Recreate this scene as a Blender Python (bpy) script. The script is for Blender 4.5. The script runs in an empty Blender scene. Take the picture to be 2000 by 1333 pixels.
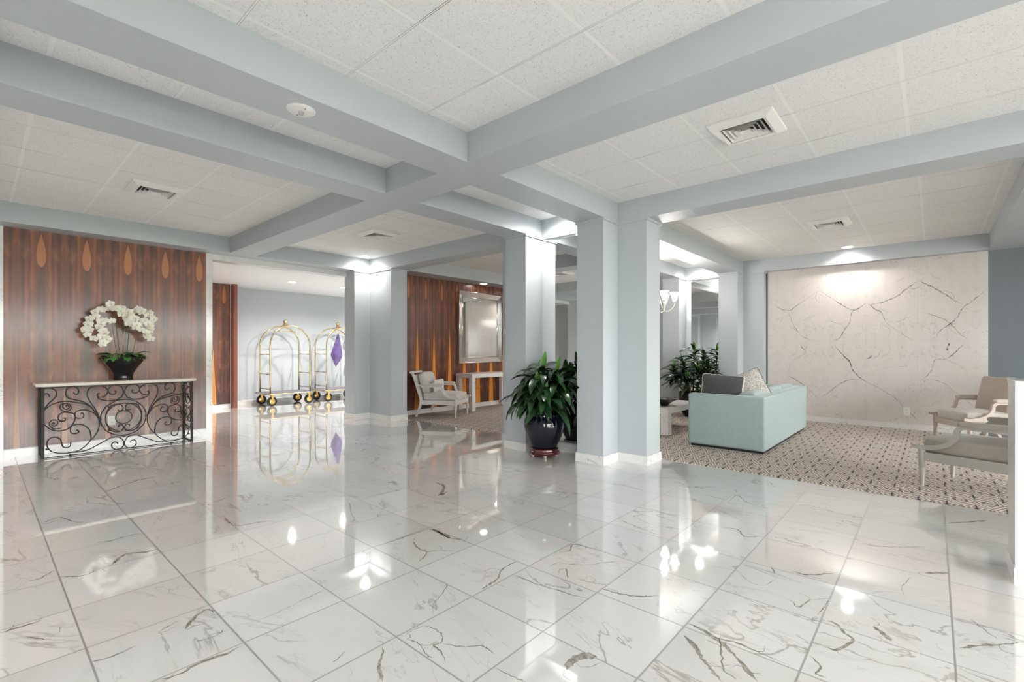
import bpy, math, random
from mathutils import Vector, Matrix
PI = math.pi
R = math.radians
sc = bpy.context.scene
COL = sc.collection

# ------------------------------------------------------------------ camera, world, exposure
cam = bpy.data.cameras.new('camera')
cam.sensor_width = 36.0
cam.lens = 16.716
cam.shift_y = 0.0091
cam.clip_start = 0.05
camo = bpy.data.objects.new('camera', cam)
COL.objects.link(camo)
camo.location = (0, 0, 1.258)
camo.rotation_euler = (R(90), 0, R(41.506))
sc.camera = camo

world = bpy.data.worlds.new('sky')
sc.world = world
world.use_nodes = True
bgn = world.node_tree.nodes['Background']
bgn.inputs[0].default_value = (1.0, 0.985, 0.97, 1)
bgn.inputs[1].default_value = 8.5

sc.view_settings.view_transform = 'Standard'
sc.view_settings.look = 'None'
sc.view_settings.exposure = 1.22
sc.view_settings.gamma = 1.0
sc.view_settings.use_curve_mapping = False
sc.cycles.use_denoising = True
sc.cycles.max_bounces = 10
sc.cycles.diffuse_bounces = 6
sc.cycles.glossy_bounces = 6
sc.cycles.transparent_max_bounces = 12
sc.cycles.sample_clamp_indirect = 6.0
sc.cycles.caustics_reflective = False
sc.cycles.caustics_refractive = False

LAMP = 26.0      # watts of one recessed downlight

# ------------------------------------------------------------------ shader helper
class V:
    """A node socket with arithmetic."""
    def __init__(s, nt, k): s.nt = nt; s.k = k
    def _m(s, op, *a):
        n = s.nt.nodes.new('ShaderNodeMath'); n.operation = op
        for i, q in enumerate((s,) + a):
            if isinstance(q, V): s.nt.links.new(q.k, n.inputs[i])
            else: n.inputs[i].default_value = q
        return V(s.nt, n.outputs[0])
    def __add__(s, o): return s._m('ADD', o)
    __radd__ = __add__
    def __sub__(s, o): return s._m('SUBTRACT', o)
    def __rsub__(s, o): return s._m('MULTIPLY', -1.0)._m('ADD', o)
    def __mul__(s, o): return s._m('MULTIPLY', o)
    __rmul__ = __mul__
    def __truediv__(s, o): return s._m('DIVIDE', o)
    def abs(s): return s._m('ABSOLUTE')
    def floor(s): return s._m('FLOOR')
    def fract(s): return s._m('FRACT')
    def lt(s, o): return s._m('LESS_THAN', o)
    def gt(s, o): return s._m('GREATER_THAN', o)
    def max(s, o): return s._m('MAXIMUM', o)
    def min(s, o): return s._m('MINIMUM', o)
    def pow(s, o): return s._m('POWER', o)
    def ping(s, o): return s._m('PINGPONG', o)
    def sin(s): return s._m('SINE')
    def clamp(s): return s.max(0.0).min(1.0)
    def ramp(s, a, b):            # 0 at a, 1 at b (smooth)
        n = s.nt.nodes.new('ShaderNodeMapRange'); n.interpolation_type = 'SMOOTHSTEP'
        s.nt.links.new(s.k, n.inputs[0]); n.inputs[1].default_value = a; n.inputs[2].default_value = b
        return V(s.nt, n.outputs[0])

class Mat:
    def __init__(s, name, color=(0.8, 0.8, 0.8), rough=0.5, metal=0.0, **kw):
        s.m = bpy.data.materials.new(name); s.m.use_nodes = True
        s.nt = s.m.node_tree
        s.b = s.nt.nodes['Principled BSDF']
        s.b.inputs['Base Color'].default_value = (*color, 1)
        s.b.inputs['Roughness'].default_value = rough
        s.b.inputs['Metallic'].default_value = metal
        for k, v in kw.items(): s.b.inputs[k.replace('_', ' ')].default_value = v
    def n(s, t): return s.nt.nodes.new(t)
    def link(s, a, b): s.nt.links.new(a.k if isinstance(a, V) else a, b)
    def pos(s):
        g = s.n('ShaderNodeTexCoord'); sp = s.n('ShaderNodeSeparateXYZ')
        s.link(g.outputs['Object'], sp.inputs[0])
        return V(s.nt, sp.outputs[0]), V(s.nt, sp.outputs[1]), V(s.nt, sp.outputs[2])
    def vec(s, x, y, z):
        c = s.n('ShaderNodeCombineXYZ')
        for i, q in enumerate((x, y, z)):
            if isinstance(q, V): s.link(q, c.inputs[i])
            else: c.inputs[i].default_value = q
        return V(s.nt, c.outputs[0])
    def noise(s, v, scale=1.0, detail=3.0, rough=0.5, dist=0.0):
        n = s.n('ShaderNodeTexNoise')
        s.link(v, n.inputs['Vector']); n.inputs['Scale'].default_value = scale
        n.inputs['Detail'].default_value = detail; n.inputs['Roughness'].default_value = rough
        n.inputs['Distortion'].default_value = dist
        return V(s.nt, n.outputs[0])
    def white(s, v):
        n = s.n('ShaderNodeTexWhiteNoise'); n.noise_dimensions = '3D'
        s.link(v, n.inputs[0]); sp = s.n('ShaderNodeSeparateXYZ'); s.link(n.outputs['Color'], sp.inputs[0])
        return V(s.nt, sp.outputs[0]), V(s.nt, sp.outputs[1]), V(s.nt, sp.outputs[2])
    def mix(s, f, a, b):
        n = s.n('ShaderNodeMix'); n.data_type = 'RGBA'
        if isinstance(f, V): s.link(f, n.inputs[0])
        else: n.inputs[0].default_value = f
        for q, i in ((a, 6), (b, 7)):
            if isinstance(q, V): s.link(q, n.inputs[i])
            else: n.inputs[i].default_value = (*q, 1)
        return V(s.nt, n.outputs[2])
    def color(s, c): s.link(c, s.b.inputs['Base Color'])
    def bump(s, h, strength=0.2, dist=0.002):
        n = s.n('ShaderNodeBump'); n.inputs['Strength'].default_value = strength
        n.inputs['Distance'].default_value = dist
        s.link(h, n.inputs['Height']); s.link(n.outputs[0], s.b.inputs['Normal'])

def emis(name, color, strength):
    m = Mat(name, color, 0.4)
    m.b.inputs['Emission Color'].default_value = (*color, 1)
    m.b.inputs['Emission Strength'].default_value = strength
    return m.m

# ------------------------------------------------------------------ materials
def fabric(name, c, c2=None, scale=900, rough=0.9, sheen=0.3):
    m = Mat(name, c, rough)
    m.b.inputs['Sheen Weight'].default_value = sheen
    x, y, z = m.pos()
    n1 = m.noise(m.vec(x, y, z), scale, 1.0)
    n2 = m.noise(m.vec(x, y, z), 25, 2.0)
    c2 = c2 or tuple(q * 0.86 for q in c)
    m.color(m.mix((n1 * 0.7 + n2 * 0.3).ramp(0.35, 0.65), c2, c))
    m.bump(n1, 0.25, 0.001)
    return m.m

M_paint = Mat('blue_grey_paint', (0.475, 0.512, 0.535), 0.45).m
M_paint_dark = Mat('slate_paint', (0.17, 0.195, 0.222), 0.55).m
M_white = Mat('white_paint', (0.80, 0.80, 0.79), 0.45).m
M_vent = Mat('vent_white', (0.78, 0.77, 0.75), 0.4).m
M_dark = Mat('vent_dark', (0.02, 0.02, 0.02), 0.7).m

def ceil_mat(name, x0, y0, warm=0.0, swap=False):
    m = Mat(name, (0.8, 0.79, 0.78), 0.85)
    x, y, z = m.pos()
    fx = ((x - x0) / 0.6096 + 100.5).fract() - 0.5
    fy = ((y - y0) / 0.6096 + 100.5).fract() - 0.5
    ax = fx.abs() * 0.6096
    ay = fy.abs() * 0.6096
    if swap: ax, ay = ay, ax
    d = ax.min(ay)
    tee = (ax.lt(0.012)).max(ay.lt(0.004))
    nb = m.noise(m.vec(x * 1.0, y * 1.0, 0.0), 2.3, 2.0)
    gapx = ((ax - 0.0135).abs().lt(0.0015)) * nb.ramp(0.45, 0.7) * 0.25
    gapy = ((ay - 0.005).abs().lt(0.0022)) * (nb.ramp(0.42, 0.75) * 0.55 + 0.33)
    gap = gapx.max(gapy)
    w = m.noise(m.vec(x, y, 0.0), 90, 2.0, 0.6, 1.6)
    w2 = m.noise(m.vec(x, y, 3.0), 20, 2.0)
    pits = w.ramp(0.42, 0.35) * w2.ramp(0.25, 0.5) * (1.0 - tee)
    i = ((x - x0) / 0.6096).floor(); j = ((y - y0) / 0.6096).floor()
    r1, r2, r3 = m.white(m.vec(i, j, 1.0))
    base = m.mix(r1, (0.80, 0.795, 0.79 - warm), (0.83, 0.825, 0.82 - warm))
    c = m.mix(pits * 0.62, base, (0.42, 0.40, 0.38))
    c = m.mix(tee * 0.8, c, (0.86, 0.86, 0.85))
    c = m.mix(gap, c, (0.22, 0.21, 0.20))
    m.color(c)
    m.bump((1.0 - pits) * (1.0 - gap) + tee * 0.5, 0.35, 0.003)
    return m.m

def vein_net(m, px, py, pz, sx, sy, scale, width, maskscale, lo, hi):
    v = m.vec(px * sx, py * sy, pz)
    n = m.noise(v, scale, 5.0, 0.55, 0.9)
    line = (n - 0.5).abs().ramp(width, 0.0)
    mask = m.noise(v, maskscale, 2.0).ramp(lo, hi)
    return line * mask

def floor_mat(name, veins_only=False):
    m = Mat(name, (0.8, 0.8, 0.8), 0.05)
    T = 0.4572
    x, y, z = m.pos()
    tx = (x - 0.067) / T; ty = (y - 0.311) / T
    ix = tx.floor(); iy = ty.floor()
    r1, r2, r3 = m.white(m.vec(ix, iy, 0.5))
    q1, q2, q3 = m.white(m.vec(ix, iy, 7.5))
    s = q1.gt(0.5) * 2.0 - 1.0
    ux = x * s + y * (r2 - 0.5) * 0.9
    uy = y - x * (r2 - 0.5) * 0.9
    a = vein_net(m, ux + r1 * 30.0, uy + r2 * 30.0, r3 * 20.0, 0.75, 1.9, 1.5, 0.018, 1.1, 0.53, 0.66)
    b = vein_net(m, ux + r3 * 40.0, uy + r1 * 30.0, r2 * 20.0, 0.9, 2.6, 2.6, 0.014, 1.6, 0.49, 0.64)
    cl = m.noise(m.vec(ux * 0.8 + r2 * 20.0, uy * 3.0 + r3 * 20.0, r1 * 9.0), 2.2, 4.0, 0.6, 0.5)
    base = m.mix(r1, (0.62, 0.615, 0.605), (0.68, 0.675, 0.67))
    base = m.mix(q2.gt(0.86) * 0.5, base, (0.69, 0.635, 0.605))
    base = m.mix(q3.gt(0.84) * 0.5, base, (0.60, 0.62, 0.585))
    c = m.mix(cl.ramp(0.52, 0.75) * 0.42, base, (0.53, 0.53, 0.51))
    c = m.mix(b * 0.6, c, (0.42, 0.41, 0.39))
    c = m.mix(a * 0.62, c, m.mix(q2, (0.20, 0.19, 0.18), (0.30, 0.25, 0.19)))
    if veins_only:
        n = m.noise(m.vec(x, y, 0.0), 30, 3.0, 0.7)
        c = m.mix(n.ramp(0.34, 0.70), (0.19, 0.175, 0.15), (0.42, 0.40, 0.36))
    fx = (tx + 0.5).fract() - 0.5; fy = (ty + 0.5).fract() - 0.5
    g = ((fx.abs() * T).min(fy.abs() * T)).ramp(0.0046, 0.0028)
    if not veins_only:
        c = m.mix(g * 0.85, c, (0.23, 0.225, 0.22))
    m.color(c)
    m.link(g * 0.25 + 0.045, m.b.inputs['Roughness'])
    m.b.inputs['Coat Weight'].default_value = 1.0
    m.b.inputs['Coat Roughness'].default_value = 0.02
    m.b.inputs['IOR'].default_value = 1.6
    return m.m

def marble_mat(name, sc_=1.0, rough=0.12, tint=(0.76, 0.75, 0.735), dark=(0.34, 0.33, 0.32), amt=0.6):
    m = Mat(name, tint, rough)
    x, y, z = m.pos()
    n = m.noise(m.vec(x + z * 0.7, y + z * 0.4, z * 1.1), 2.4 * sc_, 5.0, 0.6, 1.1)
    k = m.noise(m.vec(x + 3.0, y, z), 3.0 * sc_, 2.0)
    line = (n - 0.5).abs().ramp(0.016, 0.0) * k.ramp(0.47, 0.62)
    cl = m.noise(m.vec(x, y + z * 2.0, z), 5.0 * sc_, 4.0).ramp(0.45, 0.8)
    c = m.mix(cl * 0.3, tint, tuple(q * 0.8 for q in tint))
    m.color(m.mix(line * amt, c, dark))
    return m.m

def wall_marble_mat(name, xs, period):
    """bookmatched slabs: faint mirrored clouding and hair veins, thin joints"""
    m = Mat(name, (0.7, 0.68, 0.65), 0.13)
    x, y, z = m.pos()
    u = (x - xs).ping(period)
    w = (z - 1.417).abs()
    v = m.vec(u, w, 0.0)
    n = m.noise(v, 2.4, 5.0, 0.6, 1.0)
    k = m.noise(m.vec(u, w, 5.0), 2.2, 2.0)
    line = (n - 0.5).abs().ramp(0.011, 0.0) * k.ramp(0.42, 0.60)
    n2 = m.noise(m.vec(u * 3.0, w, 2.0), 3.0, 5.0, 0.65, 0.8)
    base = m.mix(n2.ramp(0.4, 0.75) * 0.35, (0.665, 0.615, 0.59), (0.56, 0.52, 0.505))
    c = m.mix(line * 0.55, base, (0.33, 0.32, 0.32))
    j = (u.min(period - u)).lt(0.0016).max((z - 1.417).abs().lt(0.0016)).max((z - 0.865).abs().lt(0.0012)).max((z - 2.02).abs().lt(0.001))
    m.color(m.mix(j * 0.45, c, (0.40, 0.39, 0.38)))
    return m.m

def wood_mat(name, y0, bright, tear_w, spike_top, spike_w, spike_c, rough=0.28, coat=0.35, grain_dark=1.0):
    """rosewood veneer, bookmatched every 0.415 m; y0 = centre of one flame"""
    P = 0.2075
    m = Mat(name, (0.2, 0.08, 0.04), rough)
    x, y, z = m.pos()
    u = (y - y0).ping(P)                 # 0 at flame, P at spike
    wob = (m.noise(m.vec(u * 3.0, z * 0.9, 0.0), 2.0, 3.0) - 0.5) * 0.05
    uu = u + wob * 0.5
    g1 = m.noise(m.vec(uu * 9.0, z * 0.30, 1.0), 1.6, 3.0, 0.5)
    g2 = m.noise(m.vec(uu * 70.0, z * 0.7, 4.0), 2.2, 3.0, 0.6)
    g3 = m.noise(m.vec(u * 4.0, z * 1.5, 8.0), 2.0, 3.0)
    mid = tuple(q * bright for q in (0.245, 0.074, 0.030))
    drk = tuple(q * bright for q in (0.050, 0.022, 0.017))
    red = tuple(q * bright for q in (0.30, 0.115, 0.05))
    c = m.mix(g1.ramp(0.30, 0.62), drk, mid)
    c = m.mix(g3.ramp(0.50, 0.72) * 0.6, c, red)
    c = m.mix(g2.ramp(0.50, 0.80) * 0.35 * grain_dark, c, drk)
    # dark halo around the flame line
    c = m.mix(u.ramp(0.085, 0.05) * 0.55, c, drk)
    # flame (teardrop), z 2.27..2.68, widest at 2.40
    t = (z - 2.27) / 0.41
    body = t.clamp().pow(0.55) * (1.0 - t.clamp()).pow(1.15) * 2.85
    flame = (u / tear_w).lt(body) * z.gt(2.27) * z.lt(2.68)
    c = m.mix(flame * 0.85, c, m.mix(g2, tuple(q * bright for q in (0.33, 0.115, 0.04)), tuple(q * bright for q in (0.42, 0.16, 0.055))))
    # sap spike at the other seam
    sw = ((z * -1.0 + spike_top) / spike_top).max(0.0) * spike_w
    spike = (P - u).lt(sw)
    thin = (P - u).lt(sw * 0.25 + 0.004) * z.lt(spike_top + 0.5)
    c = m.mix(thin * 0.35, c, red)
    c = m.mix(spike * 0.9, c, m.mix(g2.ramp(0.3, 0.7), spike_c, tuple(q * 0.75 for q in spike_c)))
    m.color(c)
    m.b.inputs['Coat Weight'].default_value = coat
    m.b.inputs['Coat Roughness'].default_value = 0.14
    sm = m.noise(m.vec(x, y * 2.0, z * 2.0), 3.0, 4.0)
    m.link(sm * 0.25 + (rough - 0.1), m.b.inputs['Roughness'])
    return m.m

def carpet_mat():
    m = Mat('lattice_carpet', (0.5, 0.45, 0.4), 0.95)
    x, y, z = m.pos()
    wn = m.noise(m.vec(x, y, 0.0), 16, 2.0)
    u = ((x + 0.09) / 0.175 + (wn - 0.5) * 0.12 + 100.0)
    v = ((y - 5.28) / 0.36 + (wn - 0.5) * 0.08 + 100.0)
    du = (u.fract() - 0.5).abs() * 2.0      # 1 on the dark column
    dv = (v.fract() - 0.5).abs() * 2.0      # 1 at the dots
    s = du + dv
    k1 = (s * 2.6).fract()
    line = (k1 - 0.5).abs().ramp(0.34, 0.10)
    nn = m.noise(m.vec(x, y, 2.0), 60, 2.0)
    base = m.mix(nn, (0.42, 0.36, 0.31), (0.60, 0.52, 0.455))
    c = m.mix((k1 - 0.5).abs().ramp(0.24, 0.04) * 0.75, base, (0.10, 0.085, 0.08))
    c = m.mix((k1 - 0.5).abs().ramp(0.36, 0.46) * 0.9, c, (0.78, 0.70, 0.62))
    col = (1.0 - du).ramp(0.13, 0.02) * (dv + nn * 0.9 - 0.55).ramp(0.25, 0.65)
    sub = ((du - 0.42).abs().ramp(0.20, 0.05)) * ((dv - 0.12).abs().ramp(0.16, 0.03))
    c = m.mix(col.max(sub * 0.9), c, (0.03, 0.028, 0.034))
    m.color(c)
    m.bump(nn + line * -0.5, 0.5, 0.004)
    return m.m

M_floor = floor_mat('polished_marble_floor')
M_floorvein = floor_mat('marble_floor_vein', True)
M_marble = marble_mat('white_marble_trim')
M_marble2 = marble_mat('marble_furniture', 2.2, 0.2, (0.80, 0.78, 0.75), amt=0.45)
M_desk = marble_mat('desk_marble', 0.8, 0.06, (0.74, 0.73, 0.70), amt=0.35)
M_wallmarble = wall_marble_mat('bookmatched_marble', -0.833, 0.655)
M_wallvein = None
_m = Mat('bookmatched_marble_vein', (0.3, 0.3, 0.3), 0.13)
_x, _y, _z = _m.pos()
_m.color(_m.mix(_m.noise(_m.vec(_x, _y, _z), 22, 3.0, 0.7).ramp(0.35, 0.62), (0.13, 0.13, 0.135), (0.46, 0.44, 0.425)))
M_wallvein = _m.m
M_wood1 = wood_mat('rosewood_veneer_front', 0.535, 1.4, 0.043, 1.02, 0.030, (0.40, 0.20, 0.09), rough=0.36, coat=0.42)
M_wood2 = wood_mat('rosewood_veneer_lounge', 5.955, 1.35, 0.030, 1.78, 0.075, (0.95, 0.34, 0.035), rough=0.30)
M_wood3 = wood_mat('rosewood_veneer_corridor', 3.582, 1.15, 0.040, 1.30, 0.065, (0.75, 0.27, 0.03), rough=0.3)
M_woodplain = Mat('rosewood_plain', (0.20, 0.065, 0.038), 0.3).m
M_carpet = carpet_mat()
M_mirror = Mat('mirror_silver', (0.90, 0.92, 0.91), 0.0, 1.0).m
M_mirror_old = Mat('mirror_antiqued', (0.72, 0.70, 0.67), 0.10, 1.0).m
M_brass = Mat('polished_brass', (0.66, 0.52, 0.29), 0.16, 1.0).m
M_brass_dull = Mat('gold_hub', (0.78, 0.52, 0.14), 0.3, 1.0).m
M_rubber = Mat('black_rubber', (0.015, 0.015, 0.015), 0.5).m
M_iron = Mat('black_wrought_iron', (0.012, 0.012, 0.013), 0.6).m
M_blackpot = Mat('black_gloss_pot', (0.004, 0.004, 0.005), 0.16).m
M_navypot = Mat('midnight_glazed_ceramic', (0.004, 0.005, 0.011), 0.06).m
M_oxblood = Mat('lacquered_rosewood_stand', (0.075, 0.012, 0.012), 0.15, 0.0, Coat_Weight=0.6).m
M_cream = Mat('cream_stone', (0.66, 0.60, 0.52), 0.35).m
M_ivory = Mat('ivory_knob', (0.65, 0.58, 0.48), 0.4).m
M_soil = Mat('dark_soil', (0.03, 0.022, 0.016), 0.95).m
M_outlet = Mat('outlet_white', (0.78, 0.77, 0.74), 0.35).m
M_slot = Mat('outlet_slot', (0.04, 0.04, 0.04), 0.6).m
M_sofa = fabric('aqua_linen', (0.335, 0.425, 0.418))
M_beige = fabric('beige_linen', (0.56, 0.515, 0.465))
M_greige = fabric('greige_linen', (0.47, 0.43, 0.385))
M_lightgrey = fabric('pale_grey_linen', (0.64, 0.62, 0.59))
M_tan = fabric('tan_cotton', (0.50, 0.41, 0.34))
M_velvet = fabric('charcoal_velvet', (0.060, 0.057, 0.064), (0.035, 0.033, 0.038), 300, 0.8, 0.5)
M_deck = fabric('purple_grey_carpeting', (0.10, 0.085, 0.12))
M_purple = fabric('purple_satin', (0.065, 0.018, 0.19), (0.03, 0.008, 0.09), 12, 0.45, 0.2)
M_plinth = Mat('black_plinth', (0.012, 0.012, 0.014), 0.6).m
M_frame = Mat('whitewashed_oak', (0.72, 0.70, 0.67), 0.5).m
M_framewarm = Mat('pickled_oak', (0.55, 0.46, 0.39), 0.5).m
M_framegrey = Mat('grey_washed_oak', (0.50, 0.475, 0.44), 0.5).m
M_stem = Mat('plant_stem', (0.10, 0.13, 0.04), 0.6).m
M_cane = Mat('plant_cane', (0.16, 0.12, 0.07), 0.8).m
M_petal = Mat('orchid_petal', (0.84, 0.82, 0.72), 0.5, 0.0, Subsurface_Weight=0.0).m
M_lip = Mat('orchid_lip', (0.75, 0.60, 0.22), 0.5).m
M_airplant = Mat('dried_airplant', (0.52, 0.44, 0.28), 0.7).m
M_chanfr = Mat('chandelier_cream_metal', (0.70, 0.66, 0.60), 0.35, 0.2).m

def leafmat(name, a, b, rough=0.28):
    m = Mat(name, a, rough)
    x, y, z = m.pos()
    n = m.noise(m.vec(x, y, z), 7.0, 3.0)
    m.color(m.mix(n.ramp(0.3, 0.7), a, b))
    m.b.inputs['Coat Weight'].default_value = 0.25
    m.b.inputs['Coat Roughness'].default_value = 0.2
    return m.m
M_leaf = leafmat('dracaena_leaf', (0.007, 0.025, 0.009), (0.022, 0.068, 0.020))
M_leafnew = leafmat('dracaena_new_leaf', (0.05, 0.19, 0.02), (0.10, 0.30, 0.04))
M_leafo = leafmat('orchid_leaf', (0.02, 0.12, 0.015), (0.06, 0.26, 0.03), 0.35)

_m = Mat('floral_print', (0.6, 0.56, 0.5), 0.9)
_x, _y, _z = _m.pos()
_n = _m.noise(_m.vec(_x, _y, _z), 26, 3.0, 0.6, 2.5)
_m.color(_m.mix((_n - 0.5).abs().ramp(0.055, 0.02), (0.70, 0.65, 0.58), (0.16, 0.16, 0.17)))
M_print = _m.m
_m = Mat('silver_print', (0.6, 0.58, 0.55), 0.8)
_x, _y, _z = _m.pos()
_n = _m.noise(_m.vec(_x, _y, _z), 40, 2.0, 0.6, 2.0)
_m.color(_m.mix((_n - 0.5).abs().ramp(0.06, 0.03), (0.80, 0.78, 0.74), (0.50, 0.48, 0.46)))
M_print2 = _m.m

def glassy(name, tint, refl, opac=0.0):
    m = Mat(name)
    nt = m.nt
    out = nt.nodes['Material Output']
    tr = m.n('ShaderNodeBsdfTransparent'); tr.inputs[0].default_value = (*tint, 1)
    gl = m.n('ShaderNodeBsdfGlossy'); gl.inputs['Roughness'].default_value = 0.02
    fr = m.n('ShaderNodeFresnel'); fr.inputs[0].default_value = 1.45
    mx = m.n('ShaderNodeMixShader')
    k = V(nt, fr.outputs[0]) * refl
    m.link(k, mx.inputs[0]); nt.links.new(tr.outputs[0], mx.inputs[1]); nt.links.new(gl.outputs[0], mx.inputs[2])
    last = mx.outputs[0]
    if opac:
        df = m.n('ShaderNodeBsdfDiffuse'); df.inputs[0].default_value = (0.85, 0.86, 0.88, 1)
        m2 = m.n('ShaderNodeMixShader'); m2.inputs[0].default_value = opac
        nt.links.new(last, m2.inputs[1]); nt.links.new(df.outputs[0], m2.inputs[2]); last = m2.outputs[0]
    nt.links.new(last, out.inputs[0])
    return m.m
M_glass = glassy('window_glass', (0.97, 0.98, 0.98), 1.0)
M_plastic = glassy('clear_plastic', (0.985, 0.985, 0.99), 0.8, 0.035)
M_lens = emis('downlight_lens', (1.0, 0.97, 0.92), 11.0)
M_shade = emis('frosted_glass_shade', (1.0, 0.97, 0.93), 2.2)

# ------------------------------------------------------------------ mesh builder
class MB:
    def __init__(s): s.v = []; s.f = []; s.mi = []; s.sm = []; s.x = Matrix.Identity(4)
    def add(s, vs, fs, mi=0, smooth=False):
        o = len(s.v)
        s.v += [tuple(s.x @ Vector(p)) for p in vs]
        for q in fs: s.f.append([o + i for i in q]); s.mi.append(mi); s.sm.append(smooth)
    def box(s, x0, x1, y0, y1, z0, z1, mi=0):
        s.add([(x0,y0,z0),(x1,y0,z0),(x1,y1,z0),(x0,y1,z0),(x0,y0,z1),(x1,y0,z1),(x1,y1,z1),(x0,y1,z1)],
              [(0,3,2,1),(4,5,6,7),(0,1,5,4),(1,2,6,5),(2,3,7,6),(3,0,4,7)], mi)
    def quad(s, a, b, c, d, mi=0): s.add([a, b, c, d], [(0,1,2,3)], mi)
    def tube(s, pts, r, n=8, mi=0, cap=True, closed=False):
        P = [Vector(p) for p in pts]; N = len(P)
        rr = r if isinstance(r, (list, tuple)) else [r] * N
        T = []
        for i in range(N):
            a = P[(i - 1) % N] if (closed or i > 0) else P[i]
            b = P[(i + 1) % N] if (closed or i < N - 1) else P[i]
            t = (b - a); T.append(t.normalized() if t.length > 1e-9 else Vector((0,0,1)))
        u = T[0].orthogonal().normalized(); vs = []
        for i in range(N):
            u = (u - T[i] * u.dot(T[i]))
            if u.length < 1e-6: u = T[i].orthogonal()
            u.normalize(); w = T[i].cross(u)
            for k in range(n):
                a = 2 * PI * k / n
                vs.append(P[i] + (u * math.cos(a) + w * math.sin(a)) * rr[i])
        fs = []
        for i in range(N if closed else N - 1):
            j = (i + 1) % N
            for k in range(n):
                l = (k + 1) % n
                fs.append((i*n+k, i*n+l, j*n+l, j*n+k))
        s.add(vs, fs, mi, True)
        if cap and not closed:
            o = len(s.v) - len(vs)
            s.f.append([o + k for k in range(n)][::-1]); s.mi.append(mi); s.sm.append(False)
            s.f.append([o + (N-1)*n + k for k in range(n)]); s.mi.append(mi); s.sm.append(False)
    def lathe(s, prof, c=(0,0,0), n=32, mi=0, axis='z', wave=None):
        vs = []; N = len(prof)
        for (r, z) in prof:
            for k in range(n):
                a = 2 * PI * k / n
                q = r * (wave(a, z) if wave else 1)
                p = (q*math.cos(a), q*math.sin(a), z)
                if axis == 'x': p = (p[2], p[0], p[1])
                if axis == 'y': p = (p[0], p[2], p[1])
                vs.append((p[0]+c[0], p[1]+c[1], p[2]+c[2]))
        fs = [(i*n+k, i*n+(k+1)%n, (i+1)*n+(k+1)%n, (i+1)*n+k) for i in range(N-1) for k in range(n)]
        s.add(vs, fs, mi, True)
        o = len(s.v) - len(vs)
        for i in (0, N-1):
            if prof[i][0] > 1e-4:
                s.f.append([o + i*n + k for k in range(n)]); s.mi.append(mi); s.sm.append(False)
    def cyl(s, r, h, c=(0,0,0), n=24, mi=0, axis='z'): s.lathe([(r,0),(r,h)], c, n, mi, axis)
    def sphere(s, r, c=(0,0,0), n=16, mi=0, sz=1.0):
        s.lathe([(max(1e-5, r*math.sin(PI*i/n)), -r*sz*math.cos(PI*i/n)) for i in range(n+1)], c, n*2, mi)
    def grid(s, fn, nu, nv, mi=0, smooth=True):
        vs = [fn(i/nu, j/nv) for i in range(nu+1) for j in range(nv+1)]
        s.add(vs, [(i*(nv+1)+j, (i+1)*(nv+1)+j, (i+1)*(nv+1)+j+1, i*(nv+1)+j+1) for i in range(nu) for j in range(nv)], mi, smooth)
    def cushion(s, cx, cy, cz, hx, hy, hz, bulge=0.25, k=9.0, n=10, mi=0, pinch=0.0, mi2=None):
        for ax in range(3):
            for sg in (-1, 1):
                def fn(u, v):
                    a = u*2-1; b = v*2-1
                    p = [0,0,0]; p[ax] = sg; p[(ax+1)%3] = a * sg; p[(ax+2)%3] = b
                    L = sum(abs(q)**k for q in p) ** (1/k)
                    p = [q / L for q in p]
                    X, Y, Z = p
                    f = (1 - X*X) * (1 - Y*Y)
                    if pinch:
                        Z = Z * (pinch + (1-pinch) * max(0.0, f) ** 0.5)
                        X2 = X * (1 - 0.05 * (1 - Y*Y)); Y2 = Y * (1 - 0.05 * (1 - X*X)); X, Y = X2, Y2
                    else:
                        Z = Z * (1 + bulge * f)
                        X = X * (1 + 0.04 * (1-Y*Y) * (1-Z*Z if abs(Z) < 1 else 0))
                    return (cx + X*hx, cy + Y*hy, cz + Z*hz)
                m_ = mi
                if mi2 is not None and ax == 2 and sg == 1: m_ = mi2
                s.grid(fn, n, n, m_)
    def sweep(s, pts, wy, y, mi=0):
        """bar in the local xz plane: pts = (x, z, depth); wy = thickness in y around y"""
        N = len(pts); vs = []
        for i in range(N):
            a = pts[max(0, i-1)]; b = pts[min(N-1, i+1)]
            t = Vector((b[0]-a[0], b[1]-a[1])).normalized(); nn = Vector((-t.y, t.x))
            x, z, d = pts[i]
            for (sn, sy) in ((-1,-1),(1,-1),(1,1),(-1,1)):
                vs.append((x + nn.x*d/2*sn, y + sy*wy/2, z + nn.y*d/2*sn))
        fs = [(i*4+k, i*4+(k+1)%4, (i+1)*4+(k+1)%4, (i+1)*4+k) for i in range(N-1) for k in range(4)]
        fs += [(3,2,1,0), ((N-1)*4, (N-1)*4+1, (N-1)*4+2, (N-1)*4+3)]
        s.add(vs, fs, mi)
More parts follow.
